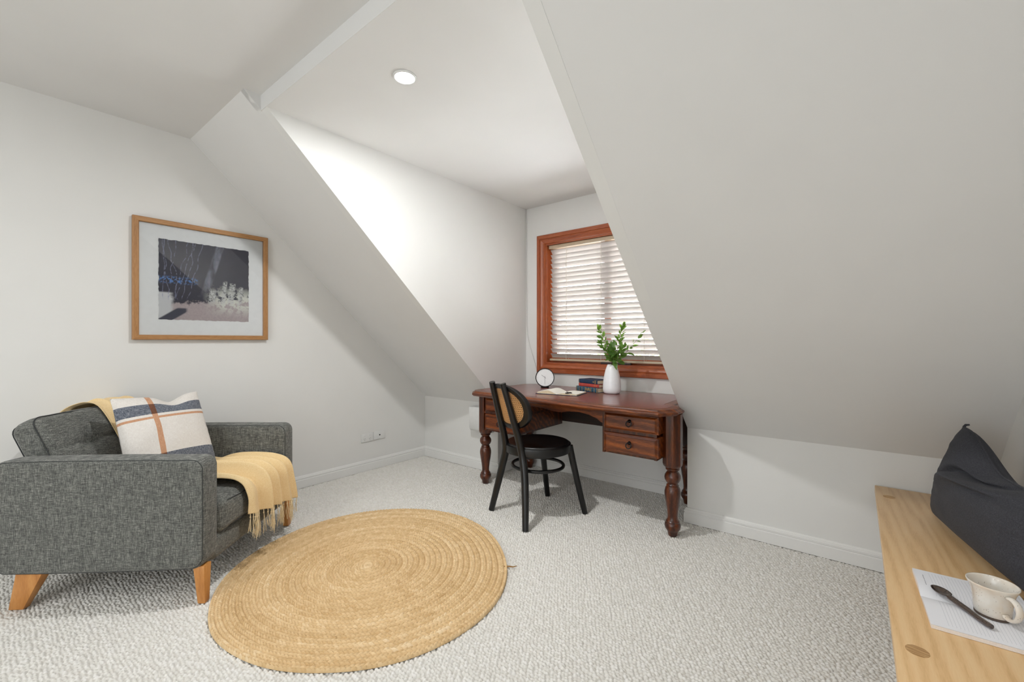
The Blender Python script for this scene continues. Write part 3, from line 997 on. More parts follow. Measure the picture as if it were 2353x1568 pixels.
# ring stretcher
MB().tube([(0.178 * math.cos(t), 0.168 * math.sin(t) + 0.0, 0.318) for t in [2 * PI * k / 56 for k in range(56)]], 0.0112, 10, closed=True).build('ring_stretcher', M['blackwood'], chair, smooth=True)
# oval hoop
HZ, HW, HH = 0.733, 0.192, 0.146
def back_pt(a, b, off=0.0):
    """a across, b up from the centre of the back"""
    z = HZ + b
    return Vector((a, back_y(z, a) + off, z))
ring_pts = []
rings = []
NH = 72
for k in range(NH):
    t = 2 * PI * k / NH
    e = 2.25
    ca, sa = math.cos(t), math.sin(t)
    ux = math.copysign(abs(ca) ** (2 / e), ca)
    uz = math.copysign(abs(sa) ** (2 / e), sa)
    r = []
    for w_, o_ in ((1.0, -0.014), (1.0, 0.016), (0.87, 0.016), (0.87, -0.014)):
        hw_ = HW * (w_ if w_ == 1 else 1 - 0.032 / HW)
        hh_ = HH * (w_ if w_ == 1 else 1 - 0.030 / HH)
        r.append(tuple(back_pt(hw_ * ux, hh_ * uz, o_)))
    rings.append(r)
MB().loft(rings, closed=True).build('back_hoop', M['blackwood'], chair, bevel=0.004)
# cane: real strips, pairs upright and level with diagonals
M['cane'] = plain('cane', (206, 158, 104), 0.5, coat=0.1, vary=0.12, scale=120)
mb = MB()
aw, ah = HW - 0.028, HH - 0.026
def inside(a, b):
    return (abs(a) / aw) ** 2.25 + (abs(b) / ah) ** 2.25 < 1
def strip(a0, b0, a1, b1, off, wd=0.00135):
    n = 60
    pts = []
    run = []
    L = math.hypot(a1 - a0, b1 - b0)
    dx, dz = (a1 - a0) / L, (b1 - b0) / L
    for i in range(n + 1):
        a = a0 + (a1 - a0) * i / n
        b = b0 + (b1 - b0) * i / n
        if inside(a, b):
            run.append((a, b))
    if len(run) < 2:
        return
    keep = run[::4] + ([run[-1]] if (len(run) - 1) % 4 else [])
    o = len(mb.v)
    for a, b in keep:
        for s in (-1, 1):
            for h in (-0.0005, 0.0005):
                mb.v.append(tuple(back_pt(a - s * dz * wd, b + s * dx * wd, off + h)))
    for i in range(len(keep) - 1):
        p, q = o + 4 * i, o + 4 * (i + 1)
        for f in ((p, p + 2, q + 2, q), (p + 1, q + 1, q + 3, p + 3), (p, q, q + 1, p + 1), (p + 2, p + 3, q + 3, q + 2)):
            mb.f.append(f)
pitch = 0.0135
k = int(aw / pitch) + 1
for i in range(-k, k + 1):
    for d in (-0.0021, 0.0021):
        strip(i * pitch + d, -ah, i * pitch + d, ah, 0.0)
        strip(-aw, i * pitch + d, aw, i * pitch + d, 0.0012)
k2 = int((aw + ah) / pitch) + 1
for i in range(-k2, k2 + 1):
    c = (i + 0.5) * pitch
    strip(c - ah, -ah, c + ah, ah, 0.0024, 0.0014)
    strip(c + ah, -ah, c - ah, ah, -0.0012, 0.0014)
mb.build('cane_panel', M['cane'], chair)

# ------------------------------------------------------------------ things on the desk
# clock
ck_ = thing('desk_clock', (-2.045, 2.985, TZ + 0.0012), math.radians(36), 'round black desk clock with plain white face, left of the open book', 'clock')
tilt = Matrix.Translation((0, 0, 0.084)) @ Matrix.Rotation(math.radians(-12), 4, 'X') @ Matrix.Rotation(PI / 2, 4, 'X')
def tl(mb):
    mb.v = [tuple(tilt @ Vector(p)) for p in mb.v]
    return mb
tl(MB().lathe([(0.001, -0.052), (0.050, -0.052), (0.064, -0.046), (0.074, -0.030), (0.0785, -0.010), (0.0795, 0.006), (0.0775, 0.009), (0.0730, 0.008), (0.0722, 0.002), (0.001, 0.002)], 56, cap=False)).build('case', M['blackmetal'], ck_, smooth='auto')
tl(MB().lathe([(0.001, 0.0035), (0.0722, 0.0035), (0.0722, 0.001)], 56, cap=False)).build('clock_face', M['clock_face'], ck_)
def hand(name, a, L, w, back):
    c, s = math.sin(math.radians(a)), math.cos(math.radians(a))
    pts = [(-w, -back), (w, -back), (w * 0.7, L), (-w * 0.7, L)]
    m_ = MB().prism([(x * s + y * c, -x * c + y * s) for x, y in pts], 2, 0.0045, 0.0055)
    tl(m_).build(name, M['blackmetal'], ck_)
hand('hour_hand', -52, 0.036, 0.0011, 0.010)
hand('minute_hand', 181, 0.056, 0.0009, 0.012)
M['mark'] = plain('mark_grey', (150, 152, 152), 0.5)
for k in range(12):
    a = k * PI / 6
    c, s = math.sin(a), math.cos(a)
    pts = [(-0.0004, 0.058), (0.0004, 0.058), (0.0004, 0.065), (-0.0004, 0.065)]
    tl(MB().prism([(x * s + y * c, -x * c + y * s) for x, y in pts], 2, 0.0036, 0.0042)).build('hour_mark', M['mark'], ck_)
mb = MB()
mb.box((-0.034, -0.012, 0.0), (0.034, 0.040, 0.010))
mb.build('foot', M['blackmetal'], ck_, bevel=0.003)

# stack of books
def book(x, y, z, L, W, H, rot, mat, label, spine_bands, edge='paper_edge'):
    """spine along local x at y=0, pages open towards +y and the ends"""
    b = thing('book', (x, y, z), rot, label, 'book', 'stacked old books on the desk')
    t = 0.0026
    mb = MB()
    ys = [(-0.004 * math.cos(a), H / 2 + H / 2 * math.sin(a)) for a in [-PI / 2 + PI * k / 8 for k in range(9)]]
    outer = ys + [(W, H), (W, H - t)]
    inner = [(p[0] + t if k not in (0, 8) else p[0] + t, min(max(p[1], t), H - t)) for k, p in enumerate(ys)][::-1]
    poly = outer + inner + [(W, t), (W, 0)]
    mb.prism(poly, 0, -L / 2, L / 2)
    mb.build('cover', mat, b)
    pg = MB().box((-L / 2 + 0.004, t - 0.001, t), (L / 2 - 0.004, W - 0.004, H - t))
    pg.build('pages', M[edge], b)
    for (p, w_, h0, h1) in spine_bands:
        mb = MB().prism([(-L / 2 + p * L, h0 * H), (-L / 2 + p * L + w_, h0 * H), (-L / 2 + p * L + w_, h1 * H), (-L / 2 + p * L, h1 * H)], 1, -0.0046, -0.002)
        mb.build('gilt_band', M['gilt'], b)
    return b
rot = math.radians(-16)
bx, by = -1.632, 2.955
zb = TZ + 0.0012
marble = plain('marbled_cover', (44, 82, 104), 0.5, vary=0.6, scale=110)
mbk = [(0.03, 0.004, 0.0, 1), (0.15, 0.003, 0.05, 0.95), (0.28, 0.003, 0.05, 0.95), (0.43, 0.003, 0.05, 0.95), (0.46, 0.008, 0.3, 0.85), (0.52, 0.006, 0.2, 0.7), (0.57, 0.009, 0.3, 0.85), (0.64, 0.006, 0.2, 0.8), (0.70, 0.003, 0.05, 0.95), (0.84, 0.003, 0.05, 0.95), (0.96, 0.006, 0.0, 1)]
book(bx, by, zb, 0.232, 0.155, 0.036, rot, marble, 'thick blue and gold marbled book, bottom of the stack by the vase', mbk)
book(bx + 0.012, by + 0.010, zb + 0.0365, 0.206, 0.140, 0.0245, rot + 0.05, M['red_cloth'], 'faded red cloth book in the middle of the stack by the vase', [(0.76, 0.002, 0.35, 0.65), (0.80, 0.002, 0.3, 0.7), (0.84, 0.002, 0.35, 0.7), (0.88, 0.002, 0.3, 0.6)])
book(bx + 0.004, by + 0.012, zb + 0.0615, 0.196, 0.132, 0.031, rot + 0.02, M['blue_cloth'], 'navy blue cloth book on top of the stack by the vase', [(0.03, 0.0015, 0.05, 0.95), (0.77, 0.012, 0.35, 0.5), (0.77, 0.010, 0.6, 0.7), (0.86, 0.0015, 0.05, 0.95), (0.90, 0.004, 0.05, 0.95)])

# open book
ob = thing('open_book', (-1.722, 2.735, zb), math.radians(10), 'blank open book with a navy cover, lying in front of the clock', 'book')
mb = MB().box((-0.166, -0.108, 0.0), (0.162, 0.108, 0.003))
mb.build('cover', M['blue_cloth'], ob, bevel=0.001)
def pagehalf(s, hmax, bulge):
    mb = MB()
    n = 16
    top = []
    for i in range(n + 1):
        t = i / n
        x = s * t * 0.156
        z = 0.004 + hmax * (math.sin(min(1, t * 2.4) * PI / 2)) * (1 - 0.35 * t) + bulge * math.sin(PI * t) ** 2
        top.append((x, z))
    poly = top + [(s * 0.156, 0.0032), (0, 0.0032)]
    mb.prism(poly, 1, -0.102, 0.102)
    return mb
pagehalf(-1, 0.014, 0.012).build('left_pages', M['paper_edge'], ob)
pagehalf(1, 0.010, 0.002).build('right_pages', M['paper_edge'], ob)
for s, hm, bu in ((-1, 0.014, 0.012), (1, 0.010, 0.002)):
    mb = MB()
    def fn(u, v, s=s, hm=hm, bu=bu):
        return (s * u * 0.1555, -0.1018 + 0.2036 * v, 0.0045 + hm * math.sin(min(1, u * 2.4) * PI / 2) * (1 - 0.35 * u) + bu * math.sin(PI * u) ** 2)
    mb.grid(fn, 17, 4)
    mb.build('open_page', plain('cream_page', (246, 242, 232), 0.8), ob)
mb = MB().tube(catmull([(0.11, -0.108, 0.002), (0.125, -0.125, 0.001), (0.118, -0.137, 0.0008), (0.10, -0.150, 0.0008), (0.093, -0.160, 0.0008)], 16), 0.0012, 6, flat=(2.0, 0.4))
mb.build('ribbon_marker', M['red_cloth'], ob)

# scissors on the right page
sx = thing('scissors', (-1.640, 2.690, zb + 0.0148), math.radians(128), 'dark metal scissors lying on the right page of the open book', 'scissors')
for s in (-1, 1):
    mb = MB()
    a = 0.11 * s
    c, sn = math.cos(a), math.sin(a)
    def Rt(p):
        return (p[0] * c - p[1] * sn, p[0] * sn + p[1] * c, p[2] + 0.0012 * (s + 1))
    blade = [(-0.006, -0.005 * s), (0.0, 0.004 * s), (0.058, 0.001 * s), (0.060, -0.001 * s), (0.0, -0.004 * s)]
    m1 = MB().prism([(x, y) for x, y in blade], 2, 0, 0.0016)
    m1.v = [Rt(p) for p in m1.v]
    m1.tube([Rt((-0.004, 0, 0.001)), Rt((-0.020, 0.001 * -s, 0.0015))], 0.0022, 8)
    m1.tube([Rt((-0.036 + 0.019 * math.cos(t), -0.008 * s + 0.011 * math.sin(t), 0.002)) for t in [2 * PI * k / 22 for k in range(22)]], 0.0023, 8, closed=True)
    m1.build('blade_and_handle', M['blackmetal'], sx)

# vase
vx, vy = -1.432, 2.975
va = MB().lathe([(0.001, 0.002), (0.050, 0.0), (0.058, 0.003), (0.0645, 0.015), (0.0665, 0.035), (0.066, 0.065), (0.0625, 0.100), (0.056, 0.140), (0.048, 0.172), (0.0405, 0.195), (0.034, 0.210), (0.0315, 0.216), (0.0275, 0.215), (0.028, 0.205), (0.040, 0.18), (0.052, 0.13), (0.058, 0.08), (0.055, 0.02), (0.001, 0.012)], 56, cap=False).build('vase', M['vase'], smooth=True)
va.location = (vx, vy, zb)
tag(va, 'white tapered porcelain vase holding leafy branches on the desk', 'vase')

# branches, each stem with its leaves
def up(px, py, yy):
    """point in the upright plane y=yy, used to lay the stems out from measured directions"""
    f, h = 986.5, 1.15
    a = math.radians(-38.8)
    fw = Vector((math.sin(a), math.cos(a), 0)); ri = Vector((math.cos(a), -math.sin(a), 0))
    d = fw * f + ri * (px - 1176.5) + Vector((0, 0, 784 - py))
    t = yy / d.y
    return Vector((0, 0, h)) + d * t
def leaf(mb, p, dirv, nrm_, L, W, curl):
    d = dirv.normalized()
    n = (nrm_ - d * nrm_.dot(d)).normalized()
    s = d.cross(n)
    rows = 6
    o = len(mb.v)
    for i in range(rows + 1):
        t = i / rows
        w_ = W * (math.sin(PI * min(1, t * 1.02 + 0.0)) ** 0.75) * (1 - 0.25 * t)
        c = p + d * (L * t) - n * (curl * L * t * t)
        for k in (-1, 0, 1):
            mb.v.append(tuple(c + s * (w_ * k) + n * (abs(k) * w_ * 0.28)))
    for i in range(rows):
        for k in (0, 1):
            a = o + i * 3 + k
            mb.f.append((a, a + 1, a + 4, a + 3))
rnd = random.Random(21)
mouth = Vector((vx, vy, zb + 0.20))
base = Vector((vx, vy, zb + 0.02))
def branch(label, pts2, yy0, yy1, nl, L, seed, twigs=0, lw=0.5):
    r = random.Random(seed)
    b = thing('leafy_branch', tuple(base), 0, label, 'branch', 'leafy branches in the white vase')
    pts = [base + Vector(((r.random() - .5) * 0.04, (r.random() - .5) * 0.03, 0)), mouth + Vector(((r.random() - .5) * 0.026, (r.random() - .5) * 0.02, 0.01))]
    for i, (px, py) in enumerate(pts2):
        pts.append(up(px, py, yy0 + (yy1 - yy0) * (i + 1) / len(pts2)))
    cp = catmull(pts, 40)
    mb = MB().tube([p - base for p in cp], [0.0021 - 0.0013 * i / 39 for i in range(40)], 6)
    lv = MB()
    start = 13
    for i in range(nl):
        t = start + (39 - start) * (i / (nl - 1)) ** 0.95
        k = min(int(t), 38)
        p = cp[k].lerp(cp[k + 1], t - k)
        tg = (cp[k + 1] - cp[k]).normalized()
        az = i * 2.4 + r.uniform(-0.5, 0.5)
        sd = tg.cross(Vector((0, 1, 0.2))).normalized()
        sd2 = tg.cross(sd)
        o = sd * math.cos(az) + sd2 * math.sin(az) * 0.7
        dr = tg * (0.55 + 0.5 * i / nl) + o * (1.0 - 0.55 * (i / nl)) + Vector((0, 0, -0.10))
        if i == nl - 1:
            dr = tg
        nm = Vector((0.25 + r.uniform(-.7, .7), -0.7 + r.uniform(-.5, .3), 0.75 + r.uniform(-.5, .5)))
        ll = LS * L * r.uniform(0.7, 1.15) * (1 - 0.25 * i / nl)
        st = p + dr.normalized() * 0.006
        mb.tube([p - base, st - base], 0.0007, 4)
        leaf(lv, st - base, dr, nm, ll, ll * 0.27 * r.uniform(0.8, 1.2) * lw * 2, r.uniform(-0.05, 0.35))
    s = mb.build('stem', M['stem'], b, smooth=True)
    l = lv.build('leaves', M['leaf'], b, smooth=True)
    return b
LS = 1.45
branch('tall leafy branch at the left of the vase bunch', [(1398, 800), (1384, 775), (1377, 757)], 2.96, 2.93, 22, 0.036, 1)
branch('tallest upright leafy branch in the middle of the vase bunch', [(1417, 805), (1425, 775), (1431, 750)], 2.98, 3.00, 25, 0.038, 4)
branch('sparse leafy branch leaning far out to the right', [(1432, 818), (1452, 795), (1474, 769)], 2.97, 2.95, 13, 0.042, 9)
branch('short leafy branch spreading low on the left of the vase', [(1402, 822), (1392, 806), (1380, 790)], 2.94, 2.90, 20, 0.036, 12)
branch('short leafy branch leaning forward over the right of the vase rim', [(1420, 828), (1426, 815), (1432, 800)], 2.94, 2.90, 22, 0.040, 17)
branch('short bushy branch with big leaves just above the vase mouth', [(1410, 828), (1408, 815), (1406, 798)], 2.95, 2.93, 22, 0.042, 23, lw=0.65)

# ------------------------------------------------------------------ armchair
adir = math.atan2(0.671, 0.741)
arm = thing('armchair', (-2.27, 0.634, 0), adir, 'grey fabric armchair with honey wooden legs and a buttoned back', 'armchair')
def rbox(name, lo, hi, r, mat, parent, seg=4, fn=None, sub=1):
    me = MB().box(lo, hi)
    bm = bmesh.new()
    vs = [bm.verts.new(p) for p in me.v]
    for f in me.f:
        bm.faces.new([vs[i] for i in f])
    bmesh.ops.recalc_face_normals(bm, faces=bm.faces)
    bmesh.ops.bevel(bm, geom=list(bm.edges), offset=r, segments=seg, profile=0.5, affect='EDGES')
    m = bpy.data.meshes.new(name)
    bm.to_mesh(m)
    bm.free()
    m.polygons.foreach_set('use_smooth', [True] * len(m.polygons))
    try:
        m.set_sharp_from_angle(angle=math.radians(60))
    except Exception:
        pass
    m.materials.append(mat)
    o = bpy.data.objects.new(name, m)
    COL.objects.link(o)
    o.parent = parent
    return o
A0, A1 = -0.058, 0.812      # outer faces of the arms
UF, UB = 0.030, -0.835      # front and back
AT, AB = 0.638, 0.155
def arm_mesh(v0, v1, UB=UB):
    r2, r1 = 0.055, 0.045
    rr = 0.020
    cu, cz = (UF + UB) / 2, (AT + AB) / 2
    pr = []
    def arc(cx, cz_, r, a0, a1, n=8):
        return [(cx + r * math.cos(math.radians(a0 + (a1 - a0) * k / (n - 1))), cz_ + r * math.sin(math.radians(a0 + (a1 - a0) * k / (n - 1)))) for k in range(n)]
    pr += arc(UF - r2, AB + r2, r2, -90, 0)
    pr += arc(UF - r1, AT - r1, r1, 0, 90)
    pr += [(u, AT + 0.004 * math.sin(PI * k / 6)) for k, u in enumerate([-0.1, -0.2, -0.35, -0.5, -0.6, -0.7])]
    pr += arc(UB + 0.05, AT - 0.05, 0.05, 90, 180)
    pr += arc(UB + 0.05, AB + 0.05, 0.05, 180, 270)
    pr += [(u, AB - 0.003) for u in (-0.6, -0.4, -0.2)]
    hu, hz = (UF - UB) / 2, (AT - AB) / 2
    rings = []
    seq = [(v0 + rr - rr * math.cos(a), rr - rr * math.sin(a)) for a in [PI / 2 * k / 6 for k in range(7)]]
    seq += [(v1 - rr + rr * math.sin(a), rr - rr * math.cos(a)) for a in [PI / 2 * k / 6 for k in range(7)]]
    for v, ins in seq:
        rings.append([(cu + (u - cu) * (1 - ins / hu), v, cz + (z - cz) * (1 - ins / hz)) for u, z in pr])
    return MB().loft(rings), pr
for (v0, v1) in ((A0, 0.050), (0.706, A1)):
    ub = UB if v0 < 0 else -0.780
    mb, pr = arm_mesh(v0, v1, ub)
    ao = mb.build('arm', M['sofa'], arm, smooth='auto')
    # piped seams run round the arm near both faces
    hu, hz = (UF - ub) / 2, (AT - AB) / 2
    cu, cz = (UF + ub) / 2, (AT + AB) / 2
    ms = MB()
    for v in (v0 + 0.0055, v1 - 0.0055):
        ms.tube([(cu + (u - cu) * (1 - 0.0060 / hu), v, cz + (z - cz) * (1 - 0.0060 / hz)) for u, z in pr], 0.0015, 6, closed=True)
    ms.build('piping', M['sofa_dark'], ao, smooth=True)
rbox('base_frame', (UB + 0.02, 0.02, 0.150), (UF - 0.004, 0.745, 0.262), 0.028, M['sofa'], arm)
rbox('back_frame', (UB, 0.01, 0.16), (-0.715, 0.745, 0.630), 0.035, M['sofa'], arm)
# seat cushion, crowned
def cushion(name, lo, hi, crown, mat, parent, nu=26, nv=26, r=0.035, warp=None, seam=True):
    """soft box: superellipse section, crowned top"""
    cx, cy, cz = [(a + b) / 2 for a, b in zip(lo, hi)]
    hx, hy, hz = [(b - a) / 2 for a, b in zip(lo, hi)]
    bm = bmesh.new()
    bmesh.ops.create_cube(bm, size=2.0)
    bmesh.ops.subdivide_edges(bm, edges=list(bm.edges), cuts=nu, use_grid_fill=True)
    for v in bm.verts:
        x, y, z = v.co
        # pull corners: rounded box of radius r
        p = Vector((x * hx, y * hy, z * hz))
        q = Vector((max(-hx + r, min(hx - r, p.x)), max(-hy + r, min(hy - r, p.y)), max(-hz + r, min(hz - r, p.z))))
        d = p - q
        if d.length > 1e-9:
            n_out = sum(1 for c in d if abs(c) > 1e-9)
            if n_out > 1:
                d = d.normalized() * r if True else d
        p = q + d
        f = max(0, 1 - x * x) * max(0, 1 - y * y)
        p.z += crown * (f ** 0.6) * (1 if z > 0 else -0.2) * abs(z)
        p.x += 0.010 * (1 if x > 0 else -1) * max(0, 1 - z * z) * abs(x) ** 6 * max(0, 1 - y ** 4)
        p = p + Vector((cx, cy, cz))
        if warp:
            p = warp(p, (x, y, z))
        v.co = p
    m = bpy.data.meshes.new(name)
    bmesh.ops.recalc_face_normals(bm, faces=bm.faces)
    bm.to_mesh(m)
    bm.free()
    m.polygons.foreach_set('use_smooth', [True] * len(m.polygons))
    m.materials.append(mat)
    o = bpy.data.objects.new(name, m)
    COL.objects.link(o)
    o.parent = parent
    return o
seat = cushion('seat_cushion', (-0.63, 0.053, 0.255), (0.038, 0.703, 0.418), 0.020, M['sofa'], arm, r=0.040)
mb = MB()
for z, s in ((0.399, 1), (0.276, 1)):
    mb.tube([(u, v, z) for u, v in [(-0.4, 0.056), (-0.05, 0.056), (0.0, 0.059), (0.021, 0.075), (0.033, 0.11), (0.041, 0.2), (0.043, 0.38), (0.041, 0.56), (0.033, 0.645), (0.021, 0.681), (0.0, 0.697), (-0.05, 0.70), (-0.4, 0.70)]], 0.0024, 6)
mb.build('seat_piping', M['sofa_dark'], seat, smooth=True)
# reclined, buttoned back cushion
BL = math.atan2(0.099, 0.197)
BU = -0.606
def backwarp(p, s):
    """local box (x: thickness, y: width, z: height) leaned back, tufted on the front"""
    x, y, z = s
    if x > 0.5:
        for vy_ in (-0.34, 0.34):
            dv = (y - vy_)
            p.x -= 0.010 * math.exp(-(dv / 0.045) ** 2)
            for bz in (0.22,):
                rr = math.hypot(dv * 1.2, (z - bz))
                p.x -= 0.030 * math.exp(-(rr / 0.16) ** 2)
        p.x -= 0.009 * math.exp(-((z - 0.22) / 0.05) ** 2)
        p.x += 0.014 * max(0, 1 - y ** 4) * max(0, 1 - z ** 4)
    if z > 0.5:
        p.z += 0.012 * max(0, 1 - y * y)
    h = p.z
    c, sn = math.cos(BL), math.sin(BL)
    return Vector((BU + p.x * c - h * sn, p.y, 0.405 + p.x * sn + h * c))
bc = cushion('back_cushion', (-0.122, 0.072, 0.0), (0.0, 0.668, 0.448), 0.0, M['sofa'], arm, nu=44, r=0.045, warp=backwarp)
def bk(v, h, dx=0.0):
    c, sn = math.cos(BL), math.sin(BL)
    return (BU + dx * c - h * sn, v, 0.405 + dx * sn + h * c)
mb = MB()
def rr_loop(x, i):
    pts = []
    v0, v1, h0, h1, r = 0.072 + i, 0.668 - i, 0.0 + i, 0.452 - i, 0.045
    for cx, cy, a0 in ((v1 - r, h0 + r, -90), (v1 - r, h1 - r, 0), (v0 + r, h1 - r, 90), (v0 + r, h0 + r, 180)):
        for k in range(6):
            a = math.radians(a0 + 18 * k)
            pts.append((cx + r * math.cos(a), cy + r * math.sin(a) + (0.012 * max(0, 1 - ((cx - 0.37) / 0.3) ** 2) if cy > 0.2 else 0), x))
    # fill the top edge crown
    return [bk(a, b, c) for a, b, c in pts]
mb.tube(rr_loop(-0.012, 0.011), 0.0026, 6, closed=True)
mb.tube(rr_loop(-0.111, 0.011), 0.0026, 6, closed=True)
mb.build('back_piping', M['sofa_dark'], bc, smooth=True)
for vy_ in (-0.34, 0.34):
    v = 0.37 + 0.298 * vy_
    pb = Vector(bk(v, 0.273, -0.034))
    mb = MB()
    c, sn = math.cos(BL), math.sin(BL)
    rings = []
    for r, x in ((0.013, -0.002), (0.0125, 0.003), (0.009, 0.006), (0.001, 0.007)):
        rings.append([tuple(pb + Vector((x * c, 0, x * sn)) + Vector((-math.sin(t) * r * sn, math.cos(t) * r, math.sin(t) * r * c))) for t in [2 * PI * k / 16 for k in range(16)]])
    mb.loft(rings)
    mb.build('button', M['sofa'], bc, smooth=True)
# legs
def taper(top, bot, z0, z1):
    (a, b, c, d), (e, f, g, h) = top, bot
    mb = MB()
    mb.loft([[(e, g, z0), (f, g, z0), (f, h, z0), (e, h, z0)], [(a, c, z1), (b, c, z1), (b, d, z1), (a, d, z1)]])
    return mb
for (v0, v1, sg) in ((-0.045, 0.005, 1), (0.749, 0.799, -1)):
    taper((-0.022, 0.026, v0, v1), (-0.006, 0.026, v0 + 0.006 * (sg > 0), v1 - 0.012), 0.0, 0.166).build('front_leg', M['oakleg'], arm, bevel=0.003)
    taper((-0.745, -0.635, v0, v1), (-0.782, -0.722, v0 + 0.005, v1 - 0.015), 0.0, 0.166).build('rear_leg', M['oakleg'], arm, bevel=0.003)

# ------------------------------------------------------------------ plaid cushion on the armchair
def pillow_mat():
    m, nt, b = mat_new('plaid_linen')
    N = NT(nt)
    tc = N.n('ShaderNodeTexCoord')
    sp = N.n('ShaderNodeSeparateXYZ')
    N.l(tc.outputs['UV'], sp.inputs[0])
    u, v = sp.outputs[0], sp.outputs[1]
    def rng(x, a, b_):
        return N.math('MULTIPLY', N.math('GREATER_THAN', x, a), N.math('LESS_THAN', x, b_))
    th = N.noise(N.coord((1, 0.06, 1), kind='UV'), 420, 2, 0.7)
    tv = N.noise(N.coord((0.06, 1, 1), kind='UV'), 420, 2, 0.7)
    a = N.math('MULTIPLY', N.math('ADD', th, tv), 0.5)
    white = N.ramp(a, [(0.38, s2l((212, 204, 196))), (0.6, s2l((234, 230, 224)))])
    grey = N.ramp(a, [(0.40, s2l((58, 64, 76))), (0.5, s2l((96, 102, 114))), (0.62, s2l((170, 172, 176)))])
    tan = N.ramp(a, [(0.4, s2l((186, 134, 100))), (0.6, s2l((212, 168, 136)))])
    brown = N.ramp(a, [(0.4, s2l((92, 58, 42))), (0.6, s2l((128, 88, 68)))])
    col = N.mix(rng(v, 0.735, 0.868), white, grey)
    col = N.mix(rng(v, 0.0, 0.26), col, grey)
    col = N.mix(rng(v, 0.676, 0.704), col, tan)
    st = rng(u, 0.315, 0.375)
    c2 = N.mix(rng(v, 0.735, 0.868), tan, brown)
    c2 = N.mix(rng(v, 0.0, 0.26), c2, brown)
    col = N.mix(st, col, c2)
    N.l(col, b.inputs['Base Color'])
    b.inputs['Roughness'].default_value = 0.95
    b.inputs['Specular IOR Level'].default_value = 0.15
    b.inputs['Sheen Weight'].default_value = 0.15
    N.bump(a, 0.35, 0.001, b)
    return m

def pillow(name, TLc, TRc, BLc, BRc, thick, mat, crease=None, n=46, sag=0.0, pinch=0.06):
    """inflated cushion between four corners; returns mesh builder; u: left to right, v: bottom to top"""
    TLc, TRc, BLc, BRc = map(Vector, (TLc, TRc, BLc, BRc))
    nrm_ = (BRc - BLc).cross(TLc - BLc).normalized()
    mb = MB()
    for side in (1, -1):
        def fn(u, v, side=side):
            # edges bow inwards between the corners
            eu = u - 0.5; ev = v - 0.5
            uu = 0.5 + eu * (1 - pinch * (1 - (2 * ev) ** 2))
            vv = 0.5 + ev * (1 - pinch * (1 - (2 * eu) ** 2))
            p = BLc * (1 - uu) * (1 - vv) + BRc * uu * (1 - vv) + TLc * (1 - uu) * vv + TRc * uu * vv
            fu = max(0.0, 1 - (2 * eu) ** 2); fv = max(0.0, 1 - (2 * ev) ** 2)
            h = thick * (fu * fv) ** 0.42
            wr = noise.noise(Vector((u * 5, v * 5, side * 3.0))) * 0.006 * (fu * fv) ** 0.3 + noise.noise(Vector((u * 3, v * 16, side * 9.0))) * 0.004 * (1 - fu) * fv ** .5
            off = (h + wr) * side
            if crease:
                p2, o2 = crease(u, v, side, fu, fv)
                p = p + p2
                off += o2
            return p + nrm_ * off
        mb.grid(fn, n, n, uv=True)
    return mb

cu_ = thing('plaid_cushion', (-2.27, 0.634, 0), adir, 'white cushion with grey bands and tan stripes, propped in the armchair', 'cushion')
def dent(u, v, side, fu, fv):
    # chopped top edge between the ears
    d = math.exp(-((u - 0.62) / 0.16) ** 2) * smoothstep(0.72, 1.0, v)
    return Vector((0, 0, -0.040 * d)), 0.0
pm = pillow('x', (-0.640, 0.285, 0.858), (-0.470, 0.672, 0.850), (-0.455, 0.165, 0.435), (-0.270, 0.545, 0.440), 0.072, None, dent, pinch=0.035)
po = pm.build('cover', pillow_mat(), cu_, smooth=True)

# ------------------------------------------------------------------ mustard throw: over the back, under the cushion, over the seat front
th_ = thing('linen_throw', (-2.27, 0.634, 0), adir, 'mustard linen throw with a fringe, draped over the armchair back and seat', 'throw')
c_, s_ = math.cos(BL), math.sin(BL)
def bkp(h, dx):
    return (BU + dx * c_ - h * s_, 0.405 + dx * s_ + h * c_)
path = [bkp(0.36, -0.140), bkp(0.41, -0.138), bkp(0.450, -0.130), bkp(0.478, -0.10), bkp(0.486, -0.07), bkp(0.478, -0.03), bkp(0.44, 0.012), bkp(0.36, 0.026), bkp(0.22, 0.030), bkp(0.10, 0.028), bkp(0.055, 0.035), (-0.575, 0.446), (-0.50, 0.447), (-0.38, 0.448), (-0.25, 0.448), (-0.12, 0.447), (-0.03, 0.440), (0.025, 0.424), (0.052, 0.385), (0.060, 0.34), (0.064, 0.29)]
cpath = catmull([(u, 0, z) for u, z in path], 150)
Ls = [0]
for i in range(1, len(cpath)):
    Ls.append(Ls[-1] + (cpath[i] - cpath[i - 1]).length)
S_front = None
